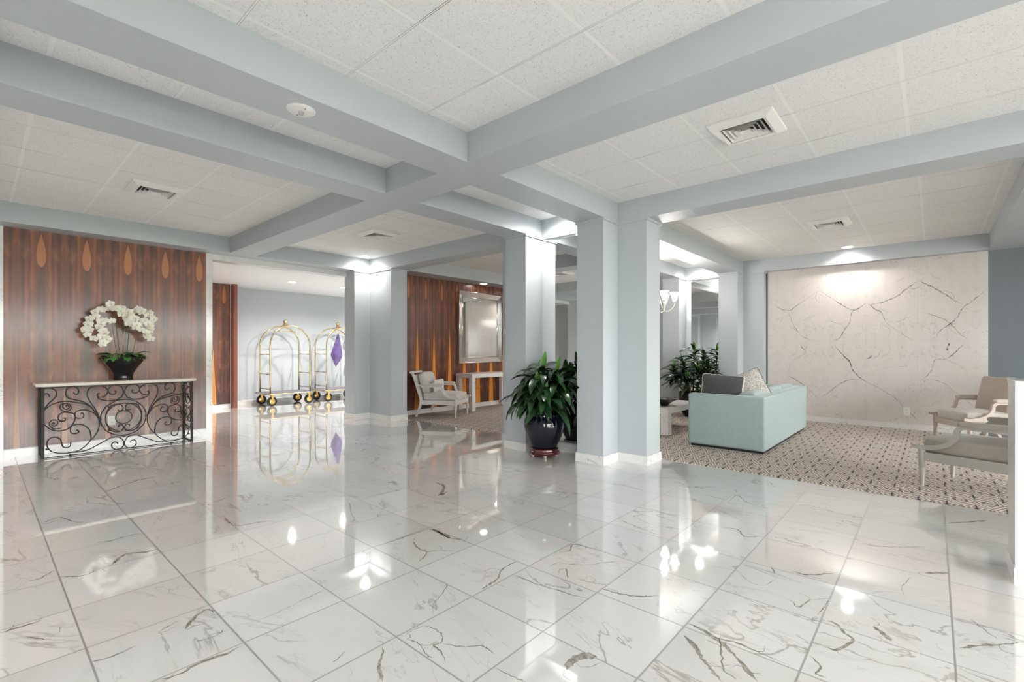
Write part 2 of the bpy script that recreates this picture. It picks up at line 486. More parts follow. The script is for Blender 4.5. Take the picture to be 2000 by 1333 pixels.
    def plan(s, rects, z0, z1, mi=0):
        """extruded union of axis-aligned rectangles"""
        xs = sorted({r[0] for r in rects} | {r[1] for r in rects}); ys = sorted({r[2] for r in rects} | {r[3] for r in rects})
        nx, ny = len(xs)-1, len(ys)-1
        sol = [[any(r[0] <= (xs[i]+xs[i+1])/2 <= r[1] and r[2] <= (ys[j]+ys[j+1])/2 <= r[3] for r in rects) for j in range(ny)] for i in range(nx)]
        S = lambda i, j: 0 <= i < nx and 0 <= j < ny and sol[i][j]
        for i in range(nx):
            for j in range(ny):
                if not sol[i][j]: continue
                a, b, c, d = xs[i], xs[i+1], ys[j], ys[j+1]
                s.quad((a,c,z0),(a,d,z0),(b,d,z0),(b,c,z0), mi); s.quad((a,c,z1),(b,c,z1),(b,d,z1),(a,d,z1), mi)
                if not S(i-1,j): s.quad((a,c,z0),(a,c,z1),(a,d,z1),(a,d,z0), mi)
                if not S(i+1,j): s.quad((b,c,z0),(b,d,z0),(b,d,z1),(b,c,z1), mi)
                if not S(i,j-1): s.quad((a,c,z0),(b,c,z0),(b,c,z1),(a,c,z1), mi)
                if not S(i,j+1): s.quad((a,d,z0),(a,d,z1),(b,d,z1),(b,d,z0), mi)
    def build(s, name, mats, parent=None, bevel=0, seg=2, merge=False):
        me = bpy.data.meshes.new(name); me.from_pydata(s.v, [], s.f)
        for m in (mats if isinstance(mats, (list, tuple)) else [mats]): me.materials.append(m)
        me.polygons.foreach_set('material_index', s.mi)
        me.polygons.foreach_set('use_smooth', s.sm)
        if merge or bevel:
            import bmesh
            b = bmesh.new(); b.from_mesh(me); bmesh.ops.remove_doubles(b, verts=b.verts, dist=1e-5)
            bmesh.ops.recalc_face_normals(b, faces=b.faces); b.to_mesh(me); b.free()
        me.update()
        o = bpy.data.objects.new(name, me); COL.objects.link(o)
        if parent: o.parent = parent
        if bevel:
            md = o.modifiers.new('bevel', 'BEVEL'); md.width = bevel; md.segments = seg; md.limit_method = 'ANGLE'; md.angle_limit = R(40)
            md.harden_normals = False
            for p in me.polygons: p.use_smooth = seg > 1
            if seg > 1:
                try: me.set_sharp_from_angle(angle=R(35))
                except Exception: pass
        return o

def thing(name, label, cat, loc=(0,0,0), rz=0.0, group=None, rot=None):
    o = bpy.data.objects.new(name, None); COL.objects.link(o)
    o.empty_display_size = 0.1
    o.location = loc; o.rotation_euler = rot if rot else (0,0,rz)
    o['label'] = label; o['category'] = cat
    if group: o['group'] = group
    return o
def tag(o, label, cat, group=None, loc=None, rot=None):
    o['label'] = label; o['category'] = cat
    if group: o['group'] = group
    if loc: o.location = loc
    if rot: o.rotation_euler = rot
    return o
def struct(name, mb, m, label=None, bevel=0):
    o = mb.build(name, m, None, bevel, merge=not isinstance(m, list)); o['kind'] = 'structure'
    if label: o['label'] = label
    return o
def dup(root, loc=None, rot=None, label=None, group=None):
    r = root.copy(); COL.objects.link(r)
    if loc is not None: r.location = loc
    if rot is not None: r.rotation_euler = rot
    if label: r['label'] = label
    if group: r['group'] = group
    def rec(a, b):
        for ch in list(a.children):
            c = ch.copy(); COL.objects.link(c); c.parent = b; rec(ch, c)
    rec(root, r)
    return r
def smooth_path(P, n=6):
    """Catmull-Rom through the points (any dimension)"""
    out = []
    Q = [tuple(2*a-b for a, b in zip(P[0], P[1]))] + list(P) + [tuple(2*a-b for a, b in zip(P[-1], P[-2]))]
    for i in range(1, len(Q)-2):
        for k in range(n):
            t = k / n
            out.append(tuple(0.5*((2*b)+(-a+c)*t+(2*a-5*b+4*c-d)*t*t+(-a+3*b-3*c+d)*t*t*t) for a, b, c, d in zip(Q[i-1], Q[i], Q[i+1], Q[i+2])))
    out.append(tuple(P[-1]))
    return out
TR = {"wall":[[1,[[-2.199,2.111],[-2.004,1.953],[-1.941,1.892],[-1.89,1.746],[-1.778,1.543],[-1.656,1.456],[-1.512,1.412]]],[0.8,[[-1.488,2.301],[-1.656,2.188],[-1.853,2.045],[-1.953,1.979],[-2.16,2.049]]],[1,[[-1.488,2.301],[-1.348,2.193],[-1.211,2.074],[-1.055,1.957],[-0.946,1.924]]],[1.2,[[-0.818,2.048],[-0.925,1.962],[-1.022,1.901],[-1.044,1.741],[-1.122,1.61],[-1.189,1.476],[-1.279,1.423]]],[1.4,[[-0.818,2.048],[-0.713,1.937],[-0.63,1.88],[-0.569,1.722],[-0.449,1.59],[-0.37,1.525]]],[0.7,[[-0.37,1.525],[-0.234,1.409]]],[1.1,[[-0.168,2.348],[-0.292,2.252],[-0.429,2.124],[-0.63,2.036],[-0.797,2.007]]],[1.3,[[-0.168,2.348],[-0.009,2.24],[0.118,2.131],[0.242,2.014],[0.329,1.948]]],[1.3,[[0.574,2.13],[0.482,2.032],[0.415,1.966],[0.329,1.889],[0.277,1.76],[0.207,1.667],[0.082,1.551],[0.027,1.454],[-0.065,1.407]]],[0.8,[[-1.778,1.401],[-1.753,1.316],[-1.692,1.231],[-1.828,1.116],[-1.928,1.029],[-1.953,0.913],[-2.056,0.823]]],[1.4,[[-1.279,1.368],[-1.166,1.205],[-1.055,1.071],[-1.0,0.912],[-0.839,0.745],[-0.692,0.66],[-0.529,0.553],[-0.399,0.434],[-0.331,0.313],[-0.234,0.233],[-0.181,0.168]]],[1.2,[[-1.488,0.403],[-1.632,0.556],[-1.753,0.663],[-1.953,0.798]]],[1.1,[[-1.488,0.403],[-1.302,0.574],[-1.144,0.718],[-0.989,0.765],[-0.839,0.745]]],[1.3,[[0.346,1.354],[0.242,1.211],[0.136,1.126],[0.027,1.112],[-0.009,0.965],[-0.065,0.865],[-0.158,0.774]]],[1.1,[[-0.028,0.817],[0.136,0.751],[0.242,0.636],[0.329,0.569],[0.466,0.402]]],[0.7,[[0.136,1.126],[0.277,1.044],[0.398,0.928]]],[0.6,[[-0.63,0.974],[-0.429,0.992],[-0.292,1.007]]],[0.5,[[-1.395,1.783],[-1.166,1.692],[-1.099,1.582]]],[0.6,[[-0.139,1.854],[0.009,1.797],[0.171,1.693],[0.312,1.497],[0.398,1.424]]],[3.5,[[0.189,1.367],[0.171,1.307],[0.163,1.247]]],[3,[[-0.744,1.18],[-0.776,1.141],[-0.822,1.114]]],[0.6,[[-1.753,1.77],[-1.632,1.849],[-1.512,1.871]]],[0.6,[[-0.469,1.693],[-0.37,1.74],[-0.177,1.831]]]],"floor":[[1,[[-1.99,1.697],[-1.937,1.665],[-1.891,1.583],[-1.86,1.517],[-1.815,1.469],[-1.763,1.443]]],[2.4,[[-1.856,2.155],[-1.86,2.072],[-1.845,1.994],[-1.792,1.9],[-1.783,1.828],[-1.778,1.768]]],[1.4,[[-1.758,1.155],[-1.703,1.115],[-1.656,1.068],[-1.594,1.04],[-1.565,1.025]]],[1.3,[[-1.736,1.251],[-1.752,1.29],[-1.731,1.364],[-1.639,1.372],[-1.583,1.335],[-1.592,1.294],[-1.541,1.29],[-1.463,1.253]]],[1.2,[[-1.714,1.244],[-1.648,1.261],[-1.567,1.236],[-1.527,1.241]]],[4,[[-1.08,1.542],[-1.095,1.601],[-1.074,1.66],[-1.028,1.69]]],[1.2,[[-1.754,3.172],[-1.569,3.121],[-1.391,3.082]]],[1.0,[[-1.758,2.393],[-1.707,2.474],[-1.744,2.569],[-1.611,2.594],[-1.426,2.601]]],[1.3,[[-1.582,2.257],[-1.506,2.166]]],[1.2,[[-1.607,2.311],[-1.53,2.364],[-1.463,2.455],[-1.396,2.546]]],[0.8,[[-1.756,2.001],[-1.615,2.002],[-1.475,2.023],[-1.393,2.035],[-1.311,2.06]]],[1.2,[[-2.668,1.714],[-2.664,1.833],[-2.663,1.977],[-2.639,2.128],[-2.444,2.108],[-2.338,2.141],[-2.213,2.136]]],[1,[[-2.575,1.912],[-2.398,1.862],[-2.314,1.937],[-2.236,1.988]]],[0.8,[[-2.411,1.887],[-2.339,1.844],[-2.292,1.753]]],[0.9,[[-1.299,1.362],[-1.215,1.374],[-1.153,1.386]]],[1,[[-1.316,2.189],[-1.211,2.209],[-1.129,2.245],[-1.05,2.327]]],[3,[[-3.581,2.91],[-3.388,2.88],[-3.202,2.681],[-3.235,2.791]]],[3.5,[[-2.639,2.128],[-2.541,2.127],[-2.414,2.114]]],[1,[[-1.456,2.197],[-1.375,2.214],[-1.307,2.248]]],[0.7,[[-1.579,1.322],[-1.485,1.38],[-1.438,1.43],[-1.357,1.422]]],[0.8,[[-3.59,2.625],[-3.606,2.463],[-3.624,2.24]]],[0.7,[[-1.808,0.955],[-1.823,0.994],[-1.839,1.027]]],[2.6,[[-0.847,2.175],[-0.78,2.169],[-0.709,2.143],[-0.653,2.108],[-0.597,2.064],[-0.551,2.017],[-0.499,1.968]]],[3,[[-0.824,2.075],[-0.76,2.03],[-0.707,1.967],[-0.648,1.918],[-0.601,1.878]]],[1.2,[[-0.709,2.143],[-0.642,2.168],[-0.563,2.164],[-0.514,2.16],[-0.422,2.153]]],[1,[[-0.697,2.153],[-0.654,2.044],[-0.611,1.95],[-0.558,1.929]]],[1.3,[[-0.396,2.623],[-0.333,2.621],[-0.292,2.564],[-0.256,2.526],[-0.28,2.455],[-0.304,2.393],[-0.354,2.389]]],[3,[[-0.202,2.717],[-0.16,2.663],[-0.133,2.626]]],[3.2,[[0.085,2.754],[0.149,2.834],[0.207,2.894],[0.295,2.996]]],[1.2,[[-0.574,2.724],[-0.532,2.715],[-0.493,2.672],[-0.465,2.775],[-0.427,2.831],[-0.392,2.851],[-0.408,2.653]]],[0.9,[[-0.829,2.864],[-0.733,2.783],[-0.67,2.813],[-0.646,2.941]]],[1,[[-0.829,4.459],[-0.686,4.467],[-0.549,4.42],[-0.438,4.439]]],[0.9,[[-0.381,3.814],[-0.267,3.84],[-0.162,3.913],[-0.034,4.035]]],[2.6,[[0.074,4.682],[0.188,4.816],[0.299,4.953]]],[0.9,[[-0.109,3.136],[-0.121,3.272],[-0.082,3.468]]],[2.4,[[-0.037,3.55],[0.069,3.644]]],[1,[[-1.125,3.513],[-1.029,3.553],[-0.953,3.448],[-0.862,3.529]]],[1,[[-1.266,4.133],[-1.271,4.389],[-1.155,4.231],[-1.053,4.201]]],[0.8,[[0.133,3.091],[0.165,3.023],[0.211,2.948]]],[0.8,[[-0.382,2.284],[-0.337,2.235],[-0.338,2.164],[-0.304,2.168]]],[0.9,[[-0.702,3.066],[-0.664,2.982]]],[1.5,[[-0.603,3.079],[-0.518,3.096],[-0.395,3.248]]],[1.1,[[-2.981,0.149],[-2.892,0.202],[-2.825,0.253],[-2.752,0.309]]],[0.9,[[-4.093,0.529],[-4.061,0.597],[-4.086,0.676],[-4.074,0.771]]],[2,[[-3.603,0.53],[-3.727,0.616],[-3.676,0.696],[-3.674,0.769]]],[1.3,[[-3.634,0.311],[-3.558,0.392],[-3.572,0.466]]],[1.6,[[-2.522,0.627],[-2.57,0.66],[-2.614,0.7],[-2.636,0.744],[-2.576,0.764]]],[1,[[-2.379,0.631],[-2.367,0.675],[-2.371,0.725],[-2.395,0.739]]],[1.4,[[-3.681,0.188],[-3.694,0.244],[-3.768,0.308]]],[1,[[-4.839,0.32],[-4.92,0.421],[-4.703,0.489],[-4.604,0.576],[-4.494,0.722]]],[2,[[-5.515,0.774],[-5.671,0.938],[-5.777,1.094],[-5.766,1.236]]],[1.1,[[-4.044,1.248],[-3.749,1.238],[-3.689,1.385],[-3.61,1.48]]],[3,[[-3.105,0.075],[-3.105,0.13],[-3.104,0.187],[-3.11,0.211]]],[1,[[-4.456,1.219],[-4.438,1.265],[-4.501,1.43]]],[0.9,[[-2.389,0.781],[-2.351,0.883],[-2.359,1.01],[-2.385,1.157],[-2.389,1.227]]],[2.2,[[-2.213,0.452],[-2.189,0.526],[-2.21,0.592],[-2.192,0.683],[-2.203,0.769]]],[1.0,[[-2.588,0.541],[-2.615,0.601],[-2.624,0.631]]],[0.9,[[-2.548,0.308],[-2.523,0.36],[-2.539,0.456]]],[1.6,[[-6.247,1.244],[-6.055,1.313],[-5.963,1.247]]],[1,[[-3.635,0.087],[-3.575,0.216],[-3.577,0.306]]]],"scroll":[[[0.576,0.719],[0.569,0.745],[0.55,0.756],[0.525,0.748],[0.511,0.774],[0.529,0.808],[0.565,0.818],[0.605,0.808],[0.634,0.771],[0.631,0.72],[0.605,0.681],[0.565,0.634],[0.536,0.576],[0.514,0.508]],[[0.781,0.751],[0.805,0.728],[0.828,0.748],[0.824,0.79],[0.789,0.821],[0.743,0.815],[0.717,0.776],[0.717,0.724],[0.743,0.686],[0.805,0.661],[0.867,0.635],[0.93,0.582],[0.97,0.514],[0.983,0.492]],[[0.514,0.508],[0.536,0.566],[0.579,0.612],[0.638,0.643],[0.713,0.652],[0.789,0.636],[0.867,0.614],[0.93,0.571],[0.978,0.503],[1.019,0.413]],[[0.514,0.508],[0.518,0.447],[0.543,0.384],[0.587,0.338],[0.646,0.31],[0.713,0.317],[0.758,0.348],[0.789,0.407],[0.797,0.468],[0.781,0.501],[0.743,0.515],[0.698,0.525],[0.66,0.503],[0.649,0.463],[0.66,0.431],[0.683,0.421],[0.709,0.426],[0.711,0.452],[0.698,0.456]],[[0.616,0.396],[0.609,0.412],[0.594,0.398],[0.605,0.375],[0.634,0.378],[0.646,0.413],[0.631,0.44],[0.594,0.439],[0.576,0.405],[0.587,0.364],[0.623,0.337],[0.668,0.338]],[[0.717,0.585],[0.724,0.61],[0.743,0.588],[0.736,0.563],[0.709,0.56],[0.69,0.587],[0.694,0.623],[0.728,0.625],[0.758,0.597],[0.758,0.555],[0.728,0.535],[0.694,0.539],[0.668,0.569],[0.668,0.61],[0.694,0.638]],[[0.847,0.489],[0.859,0.504],[0.875,0.476],[0.867,0.445],[0.836,0.438],[0.805,0.452],[0.793,0.479],[0.805,0.52],[0.843,0.537],[0.898,0.532],[0.962,0.494],[1.003,0.436],[1.019,0.392]],[[0.805,0.295],[0.82,0.299],[0.828,0.272],[0.805,0.259],[0.766,0.269],[0.755,0.317],[0.774,0.356],[0.82,0.367],[0.875,0.35],[0.922,0.296],[0.938,0.231],[0.938,0.167],[0.898,0.109],[0.836,0.056],[0.774,0.04]],[[1.019,0.413],[1.019,0.338],[0.995,0.245],[0.946,0.166]],[[0.758,0.161],[0.755,0.12],[0.724,0.102],[0.69,0.12],[0.679,0.163],[0.668,0.21],[0.631,0.241],[0.587,0.237],[0.558,0.2],[0.558,0.14],[0.587,0.085],[0.638,0.054],[0.705,0.04],[0.758,0.039],[0.82,0.048]],[[0.774,0.04],[0.836,0.035],[0.914,0.049],[0.995,0.09],[1.077,0.137],[1.144,0.171],[1.203,0.163],[1.242,0.124],[1.255,0.067],[1.229,0.021],[1.182,0.012],[1.144,0.035],[1.135,0.074],[1.152,0.104],[1.186,0.099],[1.195,0.078]],[[1.019,0.413],[1.003,0.479],[0.97,0.557],[0.93,0.635],[0.906,0.711],[0.914,0.774],[0.946,0.809],[1.003,0.822],[1.06,0.805],[1.098,0.762],[1.093,0.719],[1.06,0.684],[1.019,0.681],[0.999,0.704],[1.007,0.725],[1.023,0.719]],[[0.999,0.704],[1.011,0.666],[1.06,0.637],[1.127,0.628],[1.195,0.641],[1.238,0.682],[1.251,0.736],[1.233,0.792],[1.186,0.82],[1.135,0.814],[1.102,0.773],[1.106,0.735],[1.135,0.708],[1.169,0.714],[1.178,0.746],[1.161,0.745]],[[1.195,0.506],[1.212,0.493],[1.238,0.502],[1.246,0.532],[1.229,0.567],[1.186,0.581],[1.135,0.564],[1.093,0.503],[1.077,0.429],[1.085,0.352],[1.11,0.284],[1.152,0.241],[1.203,0.229],[1.238,0.246],[1.253,0.277],[1.242,0.306],[1.22,0.32],[1.203,0.305],[1.207,0.288]]],"spray":[[[1.233,1.343],[1.213,1.528],[1.18,1.779],[1.122,1.817],[1.033,1.761],[0.959,1.65],[0.928,1.576],[0.922,1.502],[0.977,1.398]],[[1.272,1.344],[1.276,1.615],[1.233,1.782],[1.18,1.812]],[[1.286,1.344],[1.272,1.657],[1.266,1.759],[1.312,1.736]],[[1.18,1.368],[1.17,1.527],[1.154,1.593],[1.103,1.608],[1.046,1.605],[1.033,1.522],[1.078,1.441],[1.078,1.375],[1.046,1.325]],[[1.312,1.344],[1.299,1.574],[1.326,1.728],[1.394,1.775],[1.477,1.772],[1.547,1.732],[1.572,1.645]],[[1.339,1.344],[1.332,1.532],[1.326,1.634],[1.373,1.679],[1.449,1.657],[1.519,1.661],[1.54,1.565],[1.526,1.486],[1.533,1.381]],[[1.407,1.328],[1.407,1.448],[1.366,1.568],[1.339,1.618],[1.394,1.586],[1.449,1.519],[1.49,1.459]]]}
# ------------------------------------------------------------------ the room
ZS, ZC = 2.71, 2.94         # underside of beams, tiled ceiling
XB = [-8.25, -7.82, -7.12, -4.13, -3.785, -3.045, -2.685]
m = MB(); m.box(-12.1, 6.2, -3.1, 9.95, -0.06, 0.0)
def ribbon(mb, w, pts, rnd, base, jag, fn, mi):
    P = smooth_path(pts, 5); Q = [P[0]]
    for a, b in zip(P, P[1:]):
        L = math.dist(a, b); n = max(1, int(L / jag))
        for k in range(1, n+1):
            t = k/n; q = [a[i]+(b[i]-a[i])*t for i in (0,1)]
            Q.append((q[0]+rnd.uniform(-1,1)*jag*0.28, q[1]+rnd.uniform(-1,1)*jag*0.28))
    N = len(Q); vs = []
    ww = 1.0
    for i, q in enumerate(Q):
        a = Q[max(0,i-1)]; b = Q[min(N-1,i+1)]
        dx, dy = b[0]-a[0], b[1]-a[1]; l = math.hypot(dx,dy) or 1
        t = i/(N-1); ww = max(0.3, min(1.7, ww + rnd.uniform(-.35,.35)))
        h = base*w*ww*min(1, 6*t+0.1, 6*(1-t)+0.1)
        vs += [fn(q[0]-dy/l*h, q[1]+dx/l*h), fn(q[0]+dy/l*h, q[1]-dx/l*h)]
    mb.add(vs, [(2*i,2*i+1,2*i+3,2*i+2) for i in range(N-1)], mi)
rnd = random.Random(4)
for w, pts in TR['floor']:
    ribbon(m, w, pts, rnd, 0.0031, 0.014, lambda a, b: (a, b, 0.0003), 1)
    if w > 0.9:
        for _ in range(2):
            i = rnd.randrange(len(pts)-1); a = pts[i]; an = rnd.uniform(0, 2*PI); L = rnd.uniform(.04,.12)
            ribbon(m, 0.5, [a, (a[0]+L*.5*math.cos(an), a[1]+L*.5*math.sin(an)), (a[0]+L*math.cos(an+.6), a[1]+L*math.sin(an+.6))], rnd, 0.0024, 0.012, lambda a, b: (a, b, 0.0003), 1)
struct('floor', m, [M_floor, M_floorvein], 'polished white marble tile floor with grey veins')
m = MB(); m.box(-7.56, 0.61, 5.25, 9.785, 0.0, 0.009); m.box(0.61, 6.0, 5.25, 9.785, 0.0, 0.009)
struct('floor_carpet', m, M_carpet, 'beige and black lattice patterned carpet')

# ceilings: one tiled field per bay
def bay(i, x0, x1, y0, y1, gx, gy, warm=0.0):
    m = MB(); m.box(x0, x1, y0, y1, ZC, ZC+0.02)
    struct('ceiling' if i == 0 else 'ceiling_bay', m, ceil_mat('acoustic_tile_%d' % i, gx, gy, warm, i in (3,4,5,6,7,9,10)))
ya = [(-2.35, -0.38), (-0.01, 2.515), (2.88, 4.855), (5.20, 9.63)]
bay(0, -2.685, 6.0, *ya[1], -1.985, 1.51)
bay(1, -2.685, 6.0, *ya[2], -0.14, 3.84)
bay(2, -2.685, 0.61, *ya[3], -0.095, 6.155, 0.01)
bay(3, -3.785, -3.045, *ya[1], -3.24, 0.89)
bay(4, -3.785, -3.045, *ya[2], -3.24, 3.84)
bay(5, -3.785, -3.045, *ya[3], -3.24, 6.155)
bay(6, -7.82, -4.13, *ya[1], -5.07, 0.88, 0.02)
bay(7, -7.82, -4.13, *ya[2], -5.07, 3.55, 0.02)
bay(8, -7.12, -4.13, *ya[3], -5.07, 6.155, 0.02)
bay(9, -7.82, -4.13, *ya[0], -5.07, 0.88)
bay(10, -3.785, -3.045, *ya[0], -3.24, 0.88)
bay(11, -2.685, 6.0, *ya[0], -1.985, 1.51)
m = MB(); m.box(-12.1, 6.2, -3.1, 9.95, 3.0, 3.1); struct('ceiling_sky_seal', m, M_white)  # unseen slab added above the bays to seal out sky light

# beams
m = MB()
rects = [(-3.045,-2.685,-2.7,9.8), (-4.13,-3.785,-2.7,9.8), (-8.25,-7.82,-2.7,5.2), (-8.25,-7.12,5.2,9.8),
         (-8.25,6.0,-2.7,-2.35), (-8.25,6.0,-0.38,-0.01), (-8.25,6.0,2.515,2.88), (-8.25,6.0,4.855,5.20), (-8.25,6.0,9.63,9.8),
         (0.61,6.0,5.2,9.8)]
m.plan(rects, ZS, 3.0)
struct('trim_1', m, M_paint, 'grey-blue painted ceiling beams')

# piers
pierA = [(-8.17,-7.83,4.55,5.2), (-8.17,-7.15,4.865,5.2)]
pierB = [(-4.47,-2.34,4.86,5.195), (-4.13,-3.79,4.54,5.52), (-3.03,-2.69,4.54,5.52)]
pierC = [(-4.47,-2.33,9.64,9.79), (-4.13,-3.79,9.31,9.79), (-3.03,-2.69,9.31,9.79)]
pierD = [(-8.17,-7.83,-2.7,-2.05), (-8.17,-7.15,-2.7,-2.365)]
pierE = [(-4.13,-2.69,-2.7,-2.365), (-4.13,-3.79,-2.7,-2.05), (-3.03,-2.69,-2.7,-2.05)]
def grow(rs, e): return [(a-e,b+e,c-e,d+e) for a,b,c,d in rs]
for nm, p, lab in (('wall_left_pier', pierA, 'grey-blue painted corner pier beside the luggage carts'),
              ('wall_center_pier', pierB, 'grey-blue stepped pier with a mirrored recess'),
              ('wall_back_pier', pierC, 'grey-blue stepped pier beside the marble wall'),
              ('wall_left_pier_rear', pierD, None), ('wall_front_pier', pierE, None)):
    m = MB(); m.plan(p, 0.0, ZS); struct(nm, m, M_paint, lab)
allp = [pierA, pierB, pierC, pierD, pierE]
for p, side in zip(allp, ('left', 'center', 'back', 'left_rear', 'front')):
    m = MB(); m.plan(grow(p, 0.014), 0.0, 0.10)
    struct('baseboard_' + side, m, M_marble)
    m = MB(); m.plan(grow(p, 0.018), ZS-0.026, ZS-0.0005)
    struct('trim_cap_' + side, m, M_paint)

# left wall with veneer panel, marble reveals and lintel
m = MB(); m.box(-8.30,-8.112,0.135,2.366,0,2.9); m.box(-8.30,-8.10,0.135,0.22,0,ZS); m.box(-8.30,-8.10,2.283,2.366,0,ZS)
m.box(-8.30,-8.10,2.366,4.56,2.62,ZS); m.box(-8.30,-8.10,-2.06,0.135,2.62,ZS)
struct('wall_left', m, M_marble, 'white marble reveals and lintel around the veneer panel')
m = MB(); m.box(-8.112,-8.098,0.222,2.281,0.10,2.705)
struct('wall_left_veneer', m, M_wood1, 'glossy bookmatched rosewood veneer panel behind the iron console')
m = MB(); m.box(-8.112,-8.085,0.222,2.281,0,0.09); struct('baseboard_1', m, M_marble)
# lounge wall
m = MB(); m.box(-8.17,-7.575,5.2,9.8,0,ZS); struct('wall_lounge', m, M_paint)
m = MB(); m.box(-7.575,-7.56,5.201,9.78,0.10,ZS-0.002); struct('wall_lounge_veneer', m, M_wood2, 'glossy rosewood veneer wall with orange sap streaks')
m = MB(); m.box(-7.575,-7.545,5.201,9.78,0,0.10); struct('baseboard_2', m, M_marble)
# corridor
m = MB(); m.box(-12.1,-11.95,3.75,9.8,0,2.75); struct('wall_corridor', m, M_paint, 'pale grey-blue corridor wall behind the luggage carts')
m = MB(); m.box(-11.95,-11.93,3.80,9.79,0,0.10); struct('baseboard_3', m, M_marble)
m = MB(); m.box(-12.1,-11.515,-3.0,3.74,0,2.75); struct('wall_corridor_veneer_core', m, M_white)
m = MB(); m.box(-11.515,-11.50,-2.98,3.70,0.09,2.70); struct('wall_corridor_veneer', m, M_wood3, 'rosewood veneer corridor wall')
m = MB(); m.box(-11.90,-11.36,3.72,3.80,0.0,2.70); struct('trim_2', m, M_woodplain, 'plain rosewood wall end trim')
m = MB(); m.box(-11.515,-11.485,-2.98,3.70,0,0.09); struct('baseboard_4', m, M_marble)
m = MB(); m.box(-12.1,-8.30,-3.0,9.8,2.70,2.95); m.box(-8.30,-8.25,-3.0,9.8,2.72,2.95)
struct('ceiling_corridor', m, M_white, 'smooth white corridor ceiling')
m = MB(); m.box(-12.1,-7.8,-3.1,-2.7,0,2.99); 
struct('wall_front', m, M_paint)
# far wall: marble slabs and slate wall
m = MB(); m.box(-12.1,6.2,9.80,9.95,0,2.99); struct('wall_back', m, M_paint_dark)
m = MB(); m.box(-2.30,0.605,9.782,9.80,0.0,ZS-0.001)
rnd = random.Random(9)
for w, pts in TR['wall']:
    ribbon(m, w, pts, rnd, 0.0042, 0.018, lambda a, b: (a, 9.7815, b), 1)
    if w > 0.95:
        for _ in range(3):
            i = rnd.randrange(len(pts)-1); a = pts[i]; an = rnd.uniform(0, 2*PI); L = rnd.uniform(.08,.22)
            ribbon(m, 0.35, [a, (a[0]+L*.5*math.cos(an), a[1]+L*.5*math.sin(an)), (a[0]+L*math.cos(an+.5), a[1]+L*math.sin(an+.5))], rnd, 0.0032, 0.018, lambda a, b: (a, 9.7816, b), 1)
struct('wall_back_marble', m, [M_wallmarble, M_wallvein], 'polished bookmatched white marble wall with grey diamond veins')
m = MB(); m.box(-2.30,0.605,9.765,9.782,0.0,0.10); struct('baseboard_5', m, M_marble)
m = MB(); m.box(-7.56,-4.47,9.782,9.80,0.0,ZS-0.001)
for w, pts in TR['wall']:
    ribbon(m, w, [(-8.28-p[0]-0.35, p[1]) for p in pts if True], random.Random(3), 0.003, 0.02, lambda a, b: (max(-7.5, min(-4.5, a)), 9.7815, b), 1)
struct('wall_back_marble_left', m, [M_wallmarble, M_wallvein])
m = MB(); m.box(-7.56,-4.47,9.765,9.782,0.0,0.10); struct('baseboard_6', m, M_marble)
# window walls, never seen directly: daylight side
def window_wall(i, axis, c, a0, a1, sill, head, n):
    m = MB()
    B = (lambda p0,p1,z0,z1,t0,t1: m.box(c+t0,c+t1,p0,p1,z0,z1)) if axis == 'x' else (lambda p0,p1,z0,z1,t0,t1: m.box(p0,p1,c+t0,c+t1,z0,z1))
    B(a0,a1,0,sill,0,.15); B(a0,a1,head,2.99,0,.15)
    struct('wall_right' if axis == 'x' else 'wall_entrance', m, M_paint)
    m = MB()
    for k in range(n+1):
        p = a0+(a1-a0)*k/n; B(max(a0,p-.03),min(a1,p+.03),sill,head,.03,.11)
    B(a0,a1,sill,sill+.05,.03,.11); B(a0,a1,head-.05,head,.03,.11)
    o = struct('window_%d' % i, m, M_dark)
    m = MB(); B(a0,a1,sill,head,.065,.07)
    g = m.build('pane', M_glass, o)
window_wall(1, 'x', 6.0, -2.7, 9.8, 0.45, 2.66, 8)
m = MB(); m.box(-7.8,1.6,-2.85,-2.7,0,2.99); m.box(5.2,6.0,-2.85,-2.7,0,2.99); struct('wall_entrance', m, M_paint)
window_wall(2, 'y', -2.85, 1.6, 5.2, 0.10, 2.60, 3)  # unseen glazing added as daylight fill from behind, placed by its effect
m = MB(); m.box(-30, 60, -40, 40, -0.5, -0.4)
struct('ground_outside', m, Mat('outdoor_paving', (0.42, 0.40, 0.38), 0.9).m)
m = MB(); rnd = random.Random(5)
for i in range(60):
    y = rnd.uniform(-6, 16); m.sphere(rnd.uniform(.5,1.3), (rnd.uniform(20,23), y, rnd.uniform(-.4,1.2)), 5)
tag(m.build('hedge', Mat('hedge_green', (0.07,0.14,0.03), 0.9).m), 'green hedge outside the windows on the daylight side', 'hedge')['kind'] = 'stuff'

# marble reception desk end
d = thing('reception_desk', 'white marble desk end standing at the right edge', 'desk', (0.33, 3.70, 0))
m = MB(); m.box(0.004,2.4,0.004,0.346,0.09,1.066); m.build('carcass', M_desk, d)
m = MB(); m.box(0,2.42,0,0.35,1.066,1.094); m.build('counter_top', M_desk, d, 0.003)
m = MB(); m.box(-0.004,2.4,-0.004,0.354,0,0.09); m.build('plinth', M_marble, d)
m = MB(); m.box(0.0,0.028,-0.008,0.004,0.09,1.066); m.build('corner_trim', M_marble, d)

